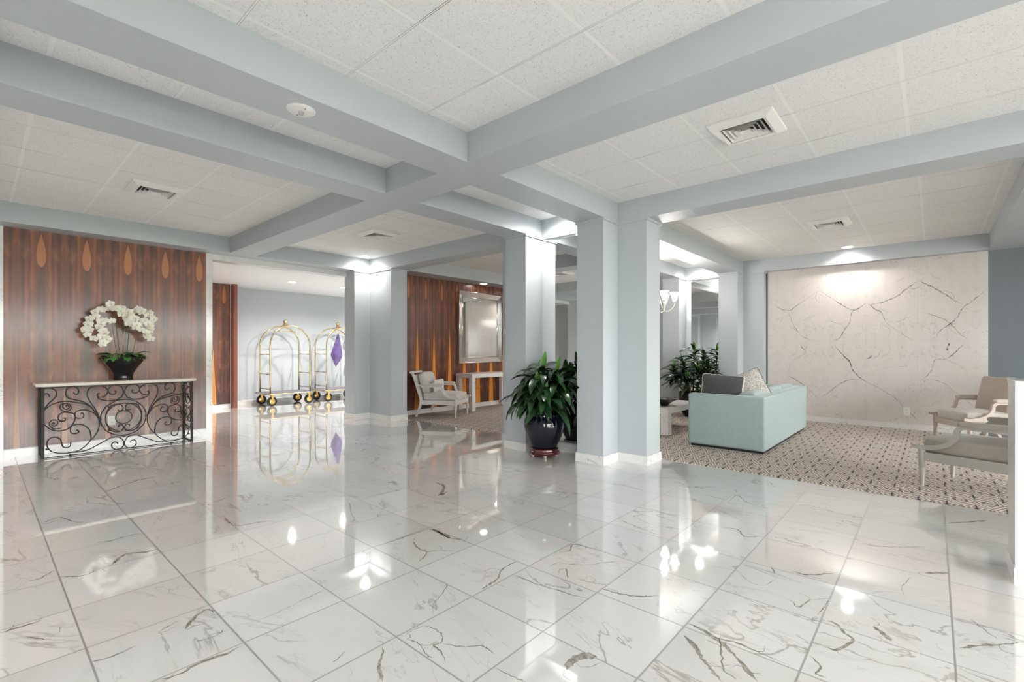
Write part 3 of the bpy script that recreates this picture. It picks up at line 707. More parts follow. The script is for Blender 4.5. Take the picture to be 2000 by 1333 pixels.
# ------------------------------------------------------------------ recessed lights, vents, ceiling disc
def downlight(x, y, z, label, grp, power=1.0, rad=0.075, spot=130):
    t = thing('ceiling_light', label, 'ceiling light', (x,y,z), 0, grp)
    m = MB(); m.lathe([(rad,-0.001),(rad+0.004,-0.004),(rad+0.018,-0.006),(rad+0.022,-0.001)], n=28); m.build('trim_ring', M_vent, t)
    m = MB(); m.lathe([(rad,-0.003),(rad*.6,-0.004),(1e-4,-0.0045)], n=28); m.build('lens', M_lens, t)
    l = bpy.data.lights.new('bulb_light', 'SPOT'); l.energy = LAMP*power; l.spot_size = R(spot); l.spot_blend = 0.9; l.shadow_soft_size = 0.05
    l.color = (1.0, 0.955, 0.90)
    lo = bpy.data.objects.new('bulb_light', l); COL.objects.link(lo); lo.parent = t; lo.location = (0,0,-0.03)
    return t
downlight(-7.61, 4.64, ZC, 'recessed light in the tile corner above the left pier', None, 0.85, spot=160)
downlight(-3.42, 4.62, ZC, 'recessed light in the narrow bay above the mirrored recess', None, 1.3, spot=160)
downlight(-3.42, 9.40, ZC, 'recessed light above the far mirror', None, 1.2, spot=160)
downlight(-1.04, 9.42, ZC, 'recessed light washing the marble wall', None, 0.9, spot=160)
downlight(-6.20, 9.42, ZC, 'recessed light washing the lounge end wall', None, 0.9, spot=160)
downlight(-7.33, 7.35, ZS, 'recessed light in the beam above the framed mirror', None, 0.5, spot=120)
downlight(-10.15, 4.45, 2.70, 'left recessed light in the corridor ceiling', None, 3.5, spot=160)
downlight(-10.15, 5.62, 2.70, 'right recessed light in the corridor ceiling', None, 4.5, spot=160)
for x, y, pw in ((-5.9,-1.4,4), (-3.42,-1.4,2.5), (4.6,0.4,1.5), (4.6,1.9,1.5), (4.6,3.9,1.5), (-0.6,-1.4,2.0), (-10.2,1.5,4), (-10.2,7.1,6), (-10.2,8.4,6)):  # unseen lamps added as fill for the lobby and corridor
    downlight(x, y, ZC if x > -9 else 2.70, 'fill light added out of view to brighten lobby and corridor', 'added fill lights out of view', pw, spot=160)

def vent(label, x, y):
    t = thing('ceiling_vent', label, 'air vent', (x,y,ZC), 0)
    def ring(m, a, za, b, zb):
        A = [(-a,-a,za),(a,-a,za),(a,a,za),(-a,a,za)]; Bq = [(-b,-b,zb),(b,-b,zb),(b,b,zb),(-b,b,zb)]
        m.add(A+Bq, [(i,(i+1)%4,4+(i+1)%4,4+i) for i in range(4)])
    m = MB(); ring(m,.225,-.001,.222,-.012); ring(m,.222,-.012,.170,-.042); ring(m,.170,-.042,.150,-.036); ring(m,.150,-.036,.150,-.004); m.build('flange', M_vent, t)
    for k in range(4):
        a = .132-.031*k
        m = MB(); ring(m, a,-.038,a-.027,-.008); ring(m, a+.002,-.038,a-.025,-.008); m.build('louver', M_vent, t)
    m = MB(); m.box(-.15,.15,-.15,.15,-.006,-.002); m.build('duct', M_dark, t)
    return t
vent('white square air vent near the right beam, the largest in view', -1.05, 3.85)
vent('white square air vent above the left end near the veneer wall', -6.08, 1.25)
vent('white square air vent in front of the left pier', -6.00, 3.86)
vent('white square air vent over the carpeted seating area', -1.02, 7.45)
t = thing('sprinkler_cover', 'white round sprinkler cover on the underside of the long beam', 'sprinkler', (-2.856,1.306,ZS))
m = MB(); m.lathe([(.082,0),(.082,-.004),(.074,-.010),(.02,-.013),(1e-4,-.013)]); m.build('plate', M_vent, t)
m = MB(); m.lathe([(.016,-.013),(.014,-.028),(.006,-.032),(1e-4,-.032)], n=14); m.build('sprinkler_head', Mat('nickel', (.5,.5,.5), .3, .8).m, t)
for sx in (-1,1):
    m = MB(); m.cyl(.004,.003,(sx*.055,0,-.0135),8); m.build('screw', M_slot, t)

def outlet(label, loc, rz):
    t = thing('wall_outlet', label, 'power outlet', loc, rz)
    m = MB(); m.box(-.04,.04,-.006,0,-.062,.062); m.build('cover_plate', M_outlet, t, .003)
    for z in (-.025,.025):
        m = MB(); m.box(-.017,.017,-.0085,-.006,z-.015,z+.015); r = m.build('receptacle', M_outlet, t)
        m = MB()
        for x in (-.007,.007): m.box(x-.0015,x+.0015,-.0092,-.0085,z-.004,z+.007)
        m.build('slot', M_slot, r)
outlet('white power outlet on the veneer wall behind the iron console', (-8.097, 1.195, 0.335), R(90))
outlet('white power outlet low on the marble wall', (-0.31, 9.781, 0.29), 0)

# ------------------------------------------------------------------ mirrors
def pier_mirror(label, x0, x1, y, z0, z1):
    t = thing('wall_mirror', label, 'mirror', (x0, y, z0)); W = x1-x0; H = z1-z0; b = .032
    m = MB(); m.box(b,W-b,-.010,-.001,b,H-b); m.build('mirror_glass', M_mirror, t)
    e = -.003; f = -.010
    for nm, q in (('bevel_strip', [(0,e,0),(b,f,b),(b,f,H-b),(0,e,H)]), ('bevel_strip', [(W,e,H),(W-b,f,H-b),(W-b,f,b),(W,e,0)]),
                  ('bevel_strip', [(0,e,H),(b,f,H-b),(W-b,f,H-b),(W,e,H)]), ('bevel_strip', [(W,e,0),(W-b,f,b),(b,f,b),(0,e,0)])):
        m = MB(); m.add(q + [(p[0], 0.0, p[2]) for p in q], [(0,1,2,3),(7,6,5,4),(0,4,5,1),(1,5,6,2),(2,6,7,3),(3,7,4,0)]); m.build(nm, M_mirror, t)
pier_mirror('tall mirror in the pier recess behind the drooping plant', -3.788, -3.032, 4.859, 0.115, 2.685)
pier_mirror('tall mirror in the far pier behind the upright plant', -3.788, -3.032, 9.639, 0.115, 2.685)

t = thing('framed_mirror', 'large mirror with a wide silver frame on the veneer wall', 'mirror', (-7.559, 7.452, 1.755))
W, H, fw = 0.66, 0.765, 0.12
m = MB(); m.box(0.0,0.028,-W+fw,W-fw,-H+fw,H-fw); m.build('mirror_glass', M_mirror, t)
for nm, a, b_, c, d_ in (('left',(-W,-H),(-W,H),(-W+fw,H-fw),(-W+fw,-H+fw)), ('right',(W,H),(W,-H),(W-fw,-H+fw),(W-fw,H-fw)),
                        ('top',(-W,H),(W,H),(W-fw,H-fw),(-W+fw,H-fw)), ('bottom',(W,-H),(-W,-H),(-W+fw,-H+fw),(W-fw,-H+fw))):
    m = MB(); v = [(.060,*a),(.060,*b_),(.030,*c),(.030,*d_),(0,*a),(0,*b_),(0.0,*c),(0.0,*d_)]
    m.add(v, [(0,1,2,3),(7,6,5,4),(0,4,5,1),(1,5,6,2),(2,6,7,3),(3,7,4,0)]); m.build('frame_strip', M_mirror_old, t)
bead = MB()
for (y0,z0,y1,z1) in ((-W,-H,W,-H),(-W,H,W,H),(-W,-H,-W,H),(W,-H,W,H)): bead.tube([(.060,y0,z0),(.060,y1,z1)], .009, 8)
a, c = W-fw, H-fw
for (y0,z0,y1,z1) in ((-a,-c,a,-c),(-a,c,a,c),(-a,-c,-a,c),(a,-c,a,c)): bead.tube([(.032,y0,z0),(.032,y1,z1)], .008, 8)
bead.build('beading', Mat('silver_leaf_bead', (0.75,0.70,0.62), 0.22, 1.0).m, t)
# ------------------------------------------------------------------ iron console with stone top
t = thing('console_table', 'wrought iron scroll console with cream stone top against the veneer wall', 'console table', (-7.69, 1.255, 0))
YL, YR = -0.747, 0.752
m = MB()
dd = 0.40; c_ = 0.05
outl = [(0.058,YL+0.01),(0.058,YR-0.01),(0.01,YR+0.04),(-dd,YR+0.04),(-dd,YL-0.05),(0.005,YL-0.05)]
N = len(outl)
m.add([(x,y,0.832) for x,y in outl]+[(x,y,0.872) for x,y in outl], [tuple(range(N))[::-1], tuple(range(N,2*N))]+[(i,(i+1)%N,N+(i+1)%N,N+i) for i in range(N)])
m.build('stone_top', M_cream, t, 0.012, 3)
def leg(x, y, w=0.024):
    m = MB(); m.box(x-w,x+w*.5,y-w/2,y+w/2,0,0.83); return m.build('leg', M_iron, t)
leg(0, YL+.012, .026); leg(0, YR-.012, .022); leg(-.37, YL+.012, .026); leg(-.37, YR-.012, .022)
m = MB(); m.box(-.38,.012,YL,YR,.820,.832); m.build('top_frame', M_iron, t)
m = MB(); m.box(-.005,.005,YL,YR,.004,.014); m.box(-.37,0,YL+.006,YL+.018,.004,.014); m.box(-.37,0,YR-.018,YR-.006,.004,.014); m.build('bottom_rail', M_iron, t)
mir = lambda y: 2*0.0-y
front = MB()
for k, path in enumerate(TR['scroll']):
    P = [(0.0, p[0]-1.255, p[1]) for p in smooth_path(path, 4)]
    n = len(P); rr = [0.0064]*n
    front.tube(P, rr, 6); front.tube([(x, -y+0.005, z) for x,y,z in P], rr, 6)
def circ(m, x, y, z, r, rad=.0052): m.tube([(x, y+r*math.cos(a*PI/20), z+r*math.sin(a*PI/20)) for a in range(40)], rad, 6, closed=True)
circ(front, 0, 0.0, 0.407, 0.228, .006); circ(front, 0, 0.0, 0.41, 0.082)
circ(front, 0, 0.0, 0.41, 0.178, .005)
front.build('front_scrollwork', M_iron, t)
def clr(y, z, a, b_): m = MB(); m.box(-.009,.009,y-a,y+a,z-b_,z+b_); m.build('collar', M_iron, t)
for a in (45,135,225,315): clr(.203*math.cos(R(a)), .407+.203*math.sin(R(a)), .013, .013)
for (y,z) in ((-.228,.407),(.228,.407),(0,.725),(0,.165),(-.5,.012),(.5,.012),(-.70,.11),(.70,.11)): clr(y, z, .012, .010)
for ysd in (YL+.012, YR-.012):      # end panels
    m = MB()
    for zc, r in ((.63,.12),(.30,.15)):
        m.tube([(-.185+r*math.cos(a*PI/20), ysd, zc+r*math.sin(a*PI/20)) for a in range(40)], .005, 6, closed=True)
    for s_ in (-1,1):
        for zc in (.63,.30):
            m.tube([(-.185+s_*(.02+.0035*k)*math.cos(k*.5)+s_*.05, ysd, zc+(.0035*k+.01)*math.sin(k*.5)) for k in range(16)], .004, 5)
            m.tube([(-.185+s_*(.01+.0025*k)*math.cos(k*.6+2)+s_*.09, ysd, zc+.16+(.0025*k)*math.sin(k*.6+2)) for k in range(16)], .004, 5)
    m.build('end_scrollwork', M_iron, t)

# ------------------------------------------------------------------ orchids
t = thing('orchid_arrangement', 'white orchids in flared black pot on the iron console', 'potted orchid', (-7.90, 1.283, 0.8725))
prof = [(.001,0),(.100,0),(.104,.006),(.100,.014),(.098,.05),(.105,.085),(.135,.14),(.175,.20),(.215,.262),(.238,.300),(.240,.306),(.232,.304),(.205,.262),(.16,.21),(1e-4,.20)]
m = MB(); m.lathe(prof, n=40, wave=lambda a, z: 1 + 0.018*math.cos(10*a)*min(1, max(0,(z-.05)*6))); m.build('pot', M_blackpot, t)
def leaf(m, base, az, L, W, e0, e1, mi=0, n=10, roll=0.0, fold=0.25, pw=0.9, twist=0.0, clamp=None):
    x, y, z = base; vs = []; th = e0
    ca, sa = math.cos(az), math.sin(az)
    for i in range(n+1):
        t_ = i/n
        w = W*0.5*(math.sin(PI*min(1, t_**pw*0.97+0.03))**0.75)+0.001 if i < n else 0.0008
        rl = roll + twist*t_
        sx, sy, sz = -sa*math.cos(rl), ca*math.cos(rl), math.sin(rl)
        nx, nz = -math.sin(th), math.cos(th)
        up = (ca*nx, sa*nx, nz)
        for k in (-1,0,1):
            f = -fold*w if k == 0 else 0
            vs.append((x+sx*w*k+up[0]*f, y+sy*w*k+up[1]*f, z+sz*w*k+up[2]*f))
        ds = L/n; th = e0+(e1-e0)*(t_**0.8)
        x += ca*math.cos(th)*ds; y += sa*math.cos(th)*ds; z += math.sin(th)*ds
    if clamp: vs = [clamp(p) for p in vs]
    m.add(vs, [(3*i+k,3*i+k+1,3*i+k+4,3*i+k+3) for i in range(n) for k in (0,1)], mi, True)
rnd = random.Random(12)
for k in range(17):
    az = 2*PI*k/17+rnd.uniform(-.15,.15)
    m = MB(); r0 = rnd.uniform(.06,.12)
    leaf(m, (r0*math.cos(az), r0*math.sin(az), .28), az, rnd.uniform(.19,.27), rnd.uniform(.085,.12), R(rnd.uniform(45,85)), R(rnd.uniform(-85,-35)), pw=1.0, clamp=lambda p: (max(p[0],-.185),p[1],p[2]))
    m.build('leaf', M_leafo, t)
m = MB()
for k in range(34):
    az = rnd.uniform(0,2*PI); leaf(m, (.10, -.05, .29), az, rnd.uniform(.14,.22), .013, R(rnd.uniform(10,60)), R(rnd.uniform(-70,-20)), n=8)
for k in range(16):
    az = rnd.uniform(0,2*PI); leaf(m, (.10, .17, .28), az, rnd.uniform(.08,.15), .011, R(rnd.uniform(10,60)), R(rnd.uniform(-70,-20)), n=6)
m.build('airplant', M_airplant, t)
m = MB(); m.lathe([(.225,.28),(.15,.292),(1e-4,.295)], n=24); m.build('moss', Mat('moss_green', (.10,.14,.04), .9).m, t)
def bloom(m, c, d, r, rn):
    """one moth orchid: five broad petals and a lip facing direction d"""
    d = Vector(d).normalized(); u = d.cross(Vector((0,0,1))).normalized(); w = u.cross(d)
    a0 = rn.uniform(-.3,.3)
    for k, (ang, L, W) in enumerate(((90,1,.62),(215,.95,.60),(325,.95,.60),(160,1.05,1.0),(20,1.05,1.0))):
        an = R(ang)+a0; vs = []
        off = .004 if k > 2 else 0
        for i in range(5):
            t_ = i/4; ww = W*r*.5*(math.sin(PI*(0.12+0.80*t_))**.6) if i < 4 else W*r*.18
            for j in (-1,0,1):
                rad = L*r*(t_*0.97+.03)-(.10*r*abs(j)*t_)
                p = Vector(c)+(u*math.cos(an)+w*math.sin(an))*rad+(-u*math.sin(an)+w*math.cos(an))*ww*j+d*(off-.16*r*t_*t_+(.05*r if j == 0 else 0))
                vs.append(p)
        m.add(vs, [(3*i+j,3*i+j+1,3*i+j+4,3*i+j+3) for i in range(4) for j in (0,1)], 0, True)
    m.lathe([(1e-4,-.2*r),(.14*r,-.05*r),(.12*r,.12*r),(1e-4,.2*r)], tuple(Vector(c)+d*.012-w*.1*r), 6, 1)
SPR = [(2,15,.0),(3,6,.02),(1,6,.0),(2,13,.07),(2,14,.02),(3,14,.07),(3,9,.10)]
for (si, nb, xo), path in zip(SPR, TR['spray']):
    P = [(0.02+xo*min(1, i/2), p[0]-1.283, p[1]-.8725) for i, p in enumerate(path)]
    P[0] = (0.02, P[0][1]*.6, .26)
    Q = smooth_path(P, 8)
    m = MB(); m.tube(Q, .0032, 5); s_ = m.build('flower_stem', M_stem, t)
    s0 = int(len(Q)*(0.30 if nb > 6 else 0.5))
    for k in range(nb):
        q = Q[min(len(Q)-1, s0+int((len(Q)-1-s0)*k/(nb-1)))]
        m = MB(); c = (q[0]+rnd.uniform(.0,.07), q[1]+rnd.uniform(-.03,.03), q[2]+rnd.uniform(-.03,.03))
        bloom(m, c, (1.0, rnd.uniform(-.6,.6)-.25, rnd.uniform(-.35,.25)), rnd.uniform(.044,.056), rnd)
        m.build('bloom', [M_petal, M_lip], s_)

# ------------------------------------------------------------------ dracaenas
def dracaena_foliage(t, canes, L0, L1, W, per, seed, e1=(-85,-35), new=2, clamp=None):
    rn = random.Random(seed)
    mc = MB(); mf = MB(); mn = MB()
    for (x, y, z0, z1) in canes:
        mc.tube([(x*.4,y*.4,z0),(x*.8,y*.8,(z0+z1)/2),(x,y,z1)], [.016,.014,.012], 8)
        for k in range(per):
            h = k/(per-1)
            az = k*2.39996+rn.uniform(-.25,.25)
            zz = z1-.30*(1-h)*(z1-z0)*1.5+.02
            L = rn.uniform(L0,L1)*(1-.25*h)
            leaf(mf, (x,y,max(z0+.05,zz)), az, L, W*rn.uniform(.85,1.1), R(10+60*h+rn.uniform(-8,8)), R(rn.uniform(*e1)+22*h), pw=.85, twist=rn.uniform(-.5,.5), roll=rn.uniform(-.2,.2), clamp=clamp)
        for k in range(new):
            leaf(mn, (x,y,z1+.02), rn.uniform(0,6.28), L0*.62, W*.8, R(86), R(70), pw=.9)
    mc.build('stems', M_cane, t); mf.build('foliage', M_leaf, t); mn.build('new_leaves', M_leafnew, t)

t = thing('potted_dracaena', 'drooping dracaena in glossy dark ceramic pot on a small wooden stand', 'potted plant', (-3.47, 4.50, 0))
m = MB(); m.lathe([(1e-4,.105),(.135,.105),(.150,.112),(.158,.13),(.190,.20),(.228,.30),(.243,.375),(.238,.43),(.215,.475),(.200,.490),(.208,.505),(.205,.512),(.188,.508),(.185,.48),(.18,.44),(1e-4,.44)], n=48); m.build('pot', M_navypot, t)
m = MB(); m.lathe([(.175,.445),(1e-4,.458)], n=24); m.build('soil', M_soil, t)
m = MB(); m.lathe([(1e-4,.045),(.165,.045),(.182,.052),(.186,.062),(.172,.072),(.165,.080),(.172,.090),(.165,.103),(.14,.1045),(1e-4,.1045)], n=40)
m.lathe([(.186,.036),(.186,.047),(1e-4,.047)], n=40); st = m.build('plant_stand', M_oxblood, t)
for k in range(5):
    a = R(-48+72*k); m = MB(); m.sphere(.019, (.145*math.cos(a), .145*math.sin(a), .019), 8); m.build('foot', M_ivory, st)
dracaena_foliage(t, [(0,-.02,.45,1.0),(-.15,.04,.45,.90),(.15,.05,.45,.95),(-.02,-.12,.45,.76),(.10,-.10,.45,.70),(-.15,-.08,.45,.68)], 0.38, .52, .096, 26, 7, (-105,-65), 1, lambda p: (p[0] if p[1] < .03 else max(-.30, min(.42, p[0])), min(p[1], .335), p[2]))

t = thing('potted_dracaena', 'upright leafy dracaena in a dark pot behind the sofa', 'potted plant', (-3.42, 9.02, 0.009))
m = MB(); m.lathe([(1e-4,0),(.15,0),(.20,.10),(.235,.30),(.245,.45),(.235,.47),(.22,.46),(.215,.42),(1e-4,.42)], n=40); m.build('pot', M_blackpot, t)
m = MB(); m.lathe([(.21,.425),(1e-4,.43)], n=24); m.build('soil', M_soil, t)
dracaena_foliage(t, [(0.05,-.02,.42,1.22),(-.20,.03,.42,1.02),(.20,.05,.42,1.15),(-.08,-.16,.42,.88),(.18,-.16,.42,.80),(-.26,-.12,.42,.72),(.02,-.22,.42,.66),(-.34,-.02,.42,.84),(.30,-.05,.42,.92)], .30, .46, .064, 24, 21, (-75,-25), 2, lambda p: (p[0] if p[1] < .27 else max(-.35, min(.37, p[0])), min(p[1], .60), p[2]))

# ------------------------------------------------------------------ luggage carts
def make_cart(label):
    t = thing('luggage_cart', label, 'luggage cart', (-11.41, 4.845, 0), 0, 'brass luggage carts in the corridor')
    hx, hy = .29, .455
    m = MB(); px, py, c = .375, .545, .06
    o_ = [(-px+c,-py),(px-c,-py),(px,-py+c),(px,py-c),(px-c,py),(-px+c,py),(-px,py-c),(-px,-py+c)]
    m.add([(x,y,.262) for x,y in o_]+[(x,y,.288) for x,y in o_], [tuple(range(8))[::-1],tuple(range(8,16))]+[(i,(i+1)%8,8+(i+1)%8,8+i) for i in range(8)])
    m.build('deck', M_deck, t)
    m = MB(); m.tube([(x*1.01,y*1.01,.272) for x,y in o_], .013, 8, closed=True); m.build('deck_rim', M_brass, t)
    for sx in (-1,1):
        P = [(sx*hx,-hy,.288),(sx*hx,-hy,.8),(sx*hx,-hy,1.37)]
        P += [(sx*hx*(1-.10*math.sin(a*PI/24)), -hy*math.cos(a*PI/24), 1.37+.455*math.sin(a*PI/24)) for a in range(1,24)]
        P += [(sx*hx,hy,1.37),(sx*hx,hy,.8),(sx*hx,hy,.288)]
        m = MB(); m.tube(P, .0165, 10); m.build('arch', M_brass, t)
    for sy in (-1,1):
        for z in (.38,.72,1.165):
            m = MB(); m.tube([(-hx,sy*hy,z),(hx,sy*hy,z)], .010, 8); m.build('rung', M_brass, t)
    m = MB(); m.tube([(-hx*.9,0,1.825),(0,0,1.845),(hx*.9,0,1.825)], .015, 8); m.lathe([(.03,1.84),(.06,1.855),(.045,1.875),(.02,1.885),(.018,1.905),(1e-4,1.91)], n=20); br = m.build('crown_bracket', M_brass, t)
    m = MB(); m.sphere(.050, (0,0,1.925), 12); m.build('finial', M_brass, br)
    m = MB(); m.tube([(0,-.25,1.70),(0,.25,1.70)], .009, 8)
    for s_ in (-1,1):
        m.tube([(0,0,1.825),(0,s_*.03,1.79),(0,s_*.10,1.74),(0,s_*.16,1.70)], .006, 6)
        m.sphere(.014, (0,s_*.25,1.70), 8)
    m.build('hanger_bar', M_brass, t)
    for sx in (-1,1):
        for sy in (-1,1):
            x, y = sx*.30, sy*.42
            m = MB(); m.lathe([(.055,-.024),(.078,-.026),(.101,-.022),(.108,-.008),(.108,.008),(.101,.022),(.078,.026),(.055,.024)], (x,y,.108), 28, 0, 'x'); w = m.build('wheel', M_rubber, t)
            m = MB(); m.lathe([(1e-4,-.034),(.018,-.034),(.022,-.027),(.052,-.029),(.060,-.025),(.060,.025),(.052,.029),(.022,.027),(.018,.034),(1e-4,.034)], (x,y,.108), 24, 0, 'x'); m.build('hub', M_brass_dull, w)
            m = MB()
            for s_ in (-1,1): m.add([(x+s_*.036,y-.028,.262),(x+s_*.036,y+.028,.262),(x+s_*.036,y+.014,.095),(x+s_*.036,y-.014,.095),(x+s_*.032,y-.028,.262),(x+s_*.032,y+.028,.262),(x+s_*.032,y+.014,.095),(x+s_*.032,y-.014,.095)], [(0,1,2,3),(7,6,5,4),(0,4,5,1),(1,5,6,2),(2,6,7,3),(3,7,4,0)])
            m.box(x-.036,x+.036,y-.028,y+.028,.222,.262); m.cyl(.03,.04,(x,y,.225),14)
            m.build('caster_fork', M_brass_dull, w)
    return t
cart = make_cart('brass birdcage luggage cart standing empty, the left one')
dup(cart, (-11.41, 6.165, 0), label='brass birdcage luggage cart with the purple garment hanging on it')
t = thing('garment', 'purple cloth hanging in clear plastic from the right luggage cart', 'garment', (-11.41, 6.17, 1.70))
def drape(u, v):
    a = 2*PI*u; L = v
    r = .012+.125*min(1, L*1.45)**.9*(1-.93*(max(0,L-.70)/.30)**1.2)
    r *= 1+.22*math.sin(5*a+L*3)+.1*math.sin(9*a)
    return (.32*r*math.cos(a), r*math.sin(a)-.045*L-(.10*max(0,L-.6)), -.02-.80*L-.05*math.sin(a)*L)
m = MB(); m.grid(drape, 40, 18); m.build('cloth', M_purple, t)
m = MB(); m.tube([(0,0,.012),(0,.01,.03),(0,.022,.02),(0,.01,-.01),(0,0,-.04)], .003, 6); m.tube([(0,-.18,-.10),(0,0,-.05),(0,.18,-.10)], .005, 6); m.build('hanger', M_iron, t)
def bag(u, v):
    a = 2*PI*u
    w = .21*min(1, .25+v*6)*(1+.05*math.sin(4*a+6*v)); return (.10*math.cos(a)*min(1,.2+v*4)*(1+.15*math.sin(9*v+3*a)), w*math.sin(a)+.03, -.06-1.0*v-.04*math.sin(3*a)*v)
m = MB(); m.grid(bag, 32, 14); m.build('plastic_cover', M_plastic, t)

# ------------------------------------------------------------------ armchairs (local +x is forward)
def make_armchair(label, loc, rz, wood, cloth, grp=None):
    t = thing('armchair', label, 'armchair', loc, rz, grp)
    hw = .325
    for s_ in (-1,1):
        y = s_*hw
        m = MB(); m.lathe([(.014,0),(.017,.02),(.021,.13),(.024,.16),(.019,.168),(.024,.178),(.026,.25),(.028,.34),(.024,.352)], (.33,y,0), 14); m.build('leg', wood, t)
        m = MB(); m.sweep(smooth_path([(-.46,0,.030),(-.405,.12,.038),(-.36,.25,.046),(-.36,.33,.046),(-.385,.42,.044),(-.44,.58,.038),(-.50,.74,.034),(-.535,.815,.032),(-.585,.835,.030)], 4), .042, y); m.build('leg', wood, t)
        m = MB(); m.sweep(smooth_path([(.40,.362,.030),(.33,.355,.038),(.22,.372,.040),(.13,.42,.040),(.085,.49,.038),(.075,.545,.036),(.03,.575,.034),(-.10,.575,.034),(-.30,.575,.034),(-.44,.60,.034)], 4), .040, y+s_*.004); m.build('arm', wood, t)
        m = MB(); m.cushion(-.13,y+s_*.004,.602,.20,.030,.026, .1, 6, 6); m.build('arm_pad', cloth, t)
        m = MB(); m.box(-.36,.33,y-.018,y+.018,.235,.315); m.build('side_rail', wood, t, .004)
    m = MB(); m.box(.31,.348,-hw,hw,.235,.315); m.build('front_rail', wood, t, .004)
    m = MB(); m.box(-.38,-.345,-hw,hw,.235,.315); m.build('rear_rail', wood, t, .004)
    m = MB(); m.cushion(0.0,0,.375,.345,.300,.070, .35, 10, 12); m.build('seat_cushion', cloth, t)
    m = MB(); m.x = Matrix.Translation((-.455,0,.595)) @ Matrix.Rotation(R(17),4,'Y').inverted()
    m.box(-.012,.012,-hw+.02,hw-.02,-.27,.20); m.build('back_panel', cloth, t, .006)
    m = MB(); m.x = Matrix.Translation((-.56,0,.835)); m.box(-.02,.02,-hw,hw,-.022,.022); m.build('crest_rail', wood, t, .008)
    m = MB(); m.x = Matrix.Translation((-.355,0,.625)) @ Matrix.Rotation(R(17),4,'Y').inverted()
    m.cushion(0,0,0,.075,.265,.215, .0, 5, 10); m.build('back_cushion', cloth, t)
    return t
make_armchair('white-framed armchair with pale grey cushions in front of the rosewood wall', (-7.02, 6.00, .009), R(28), M_frame, M_lightgrey)
make_armchair('grey-washed armchair nearest the marble desk, seen from its side', (0.345, 5.985, .009), R(160), M_framegrey, M_greige)
make_armchair('pickled wood armchair with tan pillow beside the marble wall', (0.475, 8.88, .009), R(210), M_framewarm, M_beige)
def pillow(label, loc, rot, hx, hy, hz, ma, mb_, grp=None):
    m = MB(); m.cushion(0,0,0,hx,hy,hz,0,12,12,0,.10,1)
    o = m.build('throw_pillow', [ma, mb_]); tag(o, label, 'pillow', grp, loc, rot); return o
pillow('small silver patterned lumbar pillow on the white-framed armchair', (-7.145, 5.935, .585), (R(90), 0, R(90+28)), .23, .12, .065, M_print2, M_print2)
pillow('large tan pillow leaning in the armchair by the marble wall', (.62, 8.93, .67), (R(78), 0, R(90+215)), .25, .25, .08, M_tan, M_tan)

# ------------------------------------------------------------------ sofa
t = thing('sofa', 'boxy aqua sofa seen from behind on the patterned carpet', 'sofa', (-1.96, 7.49, .009))
bx0, bx1, by0, by1, H = -.46, .46, -1.25, 1.25, .685
m = MB(); m.box(bx0+.03,bx1-.03,by0+.03,by1-.03,0,.03); m.build('plinth', M_plinth, t)
m = MB(); m.plan([(bx1-.16,bx1,by0,by1),(bx0,bx1,by0,by0+.15),(bx0,bx1,by1-.15,by1)],.03,H); m.build('back_and_arms', M_sofa, t, .022, 3)
m = MB(); m.box(bx0+.01,bx1-.1,by0+.1,by1-.1,.03,.28); m.build('seat_base', M_sofa, t, .01)
for k in range(3):
    w = (by1-by0-.30)/3; yc = by0+.15+w*(k+.5)
    m = MB(); m.cushion(-.08,yc,.36,.37,w/2-.004,.075,.15,10,10); m.build('seat_cushion', M_sofa, t)
    m = MB(); m.x = Matrix.Translation((.225,yc,.553)) @ Matrix.Rotation(R(-6),4,'Y'); m.cushion(0,0,0,.10,w/2-.002,.165,.05,12,10); m.build('back_cushion', M_sofa, t)
m = MB()
for z in (H-.001,): m.tube([(bx0+.02,by0+.012,z),(bx1-.012,by0+.012,z),(bx1-.012,by1-.012,z),(bx0+.02,by1-.012,z)], .006, 6)
m.build('piping', M_sofa, t)
pillow('charcoal velvet pillow with floral back in the sofa corner', (-2.09, 6.56, .735), (R(76), R(3), R(8)), .27, .21, .085, M_print, M_velvet)
pillow('floral print pillow leaning on the sofa back', (-1.86, 6.94, .765), (R(72), R(-24), R(22)), .215, .215, .075, M_velvet, M_print)

# ------------------------------------------------------------------ white stone tables
def parsons(label, name, cat, x0, x1, y0, y1, h, tt, lw):
    t = thing(name, label, cat, ((x0+x1)/2, (y0+y1)/2, .009)); a, b_ = (x1-x0)/2, (y1-y0)/2; h -= .009
    m = MB(); m.box(-a,a,-b_,b_,h-tt,h); m.build('table_top', M_marble2, t, .003, 1)
    for sx in (-1,1):
        for sy in (-1,1):
            xx, yy = (sx*(a-lw/2), sy*(b_-lw/2)); m = MB(); m.box(xx-lw/2,xx+lw/2,yy-lw/2,yy+lw/2,0,h-tt); m.build('leg', M_marble2, t, .003, 1)
parsons('white marble console below the framed mirror', 'console_table', 'console table', -7.53, -7.03, 6.72, 8.15, .775, .085, .10)
parsons('low white marble coffee table in front of the sofa', 'coffee_table', 'coffee table', -3.95, -2.89, 6.70, 7.95, .41, .085, .12)
t = thing('decorative_bowl', 'dark wavy-rimmed bowl on the white coffee table', 'bowl', (-3.10, 7.05, .411))
m = MB(); m.lathe([(1e-4,0),(.05,0),(.06,.012),(.09,.04),(.16,.085),(.20,.10),(.195,.107),(.15,.094),(.08,.05),(1e-4,.03)], n=40, wave=lambda a, z: 1+.10*math.sin(5*a)*min(1,z*9)); m.build('bowl_body', Mat('dark_bronze', (.05,.045,.042), .3, .6).m, t)

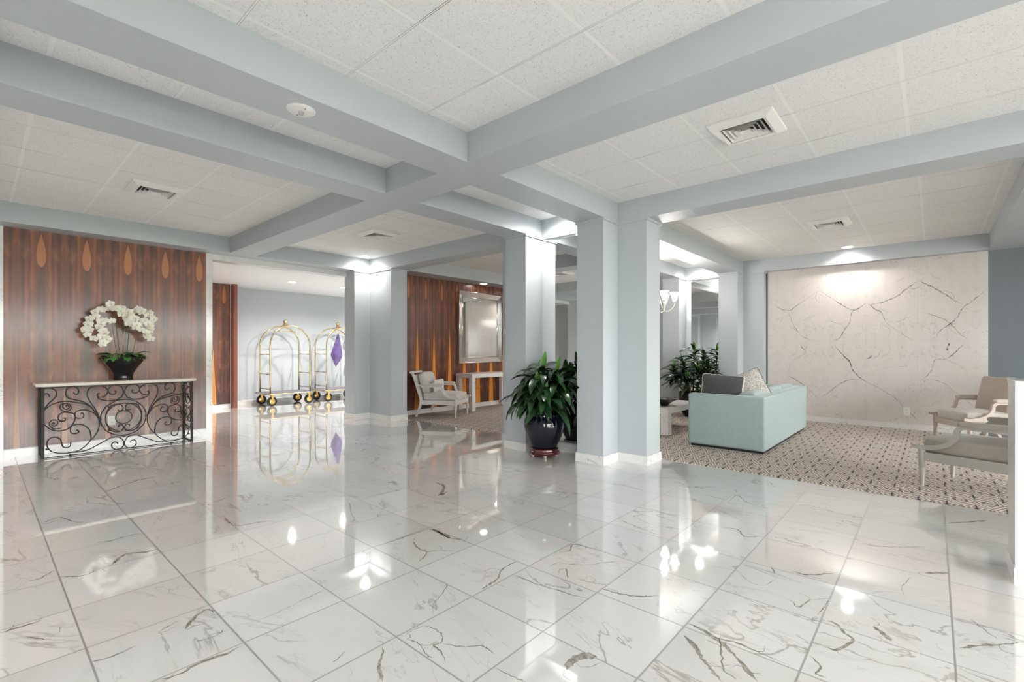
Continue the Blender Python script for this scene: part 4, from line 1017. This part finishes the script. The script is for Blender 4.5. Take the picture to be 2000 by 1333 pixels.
# ------------------------------------------------------------------ chandelier
t = thing('chandelier', 'cream chandelier with upturned glowing glass shades above the coffee table', 'chandelier', (-3.42, 7.40, 1.86))
top = ZC-1.86
m = MB(); m.lathe([(1e-4,.0),(.014,.01),(.020,.03),(.010,.05),(.012,.07),(.030,.09),(.034,.12),(.020,.15),(.012,.17),(.016,.25),(.028,.28),(.012,.31),(.010,.38),(.020,.40),(.006,.43),(1e-4,.44)], n=20); m.build('column', M_chanfr, t)
m = MB(); m.lathe([(.065,top),(.062,top-.012),(.03,top-.03),(1e-4,top-.035)], n=24); m.build('ceiling_canopy', M_chanfr, t)
m = MB(); n = 14
for k in range(n):
    zc = .45+(top-.48-.0)*(k+.5)/n; h_ = (top-.48)/n*.62
    m.tube([((.010*math.cos(a*PI/6) if k%2 else 0), (0 if k%2 else .010*math.cos(a*PI/6)), zc+h_*math.sin(a*PI/6)) for a in range(12)], .0022, 5, closed=True)
m.build('chain', M_chanfr, t)
for k in range(6):
    a = R(60*k+22); ca, sa = math.cos(a), math.sin(a)
    P = smooth_path([(.02,.10),(.06,.16),(.10,.12),(.13,.03),(.19,-.01),(.26,.02),(.305,.08),(.31,.135)], 4)
    m = MB(); m.tube([(r*ca, r*sa, z+.04) for r, z in P], .0075, 8)
    P2 = smooth_path([(.10,.12),(.085,.20),(.05,.235),(.03,.20),(.045,.175)], 4); m.tube([(r*ca, r*sa, z+.04) for r, z in P2], .0055, 6)
    arm = m.build('arm', M_chanfr, t)
    m = MB(); m.lathe([(.008,.165),(.030,.175),(.026,.19),(.022,.205)], (.31*ca,.31*sa,0), 16); m.build('shade_cup', M_chanfr, arm)
    m = MB(); m.lathe([(.020,.20),(.030,.205),(.040,.235),(.047,.275),(.062,.315),(.078,.335),(.075,.335),(.058,.313),(.043,.275),(.036,.236),(.02,.212)], (.31*ca,.31*sa,0), 24); m.build('glass_shade', M_shade, arm)
    l = bpy.data.lights.new('bulb_light', 'POINT'); l.energy = 5.0; l.shadow_soft_size = .03; l.color = (1,.95,.88)
    lo = bpy.data.objects.new('bulb_light', l); COL.objects.link(lo); lo.parent = arm; lo.location = (.31*ca,.31*sa,.36)
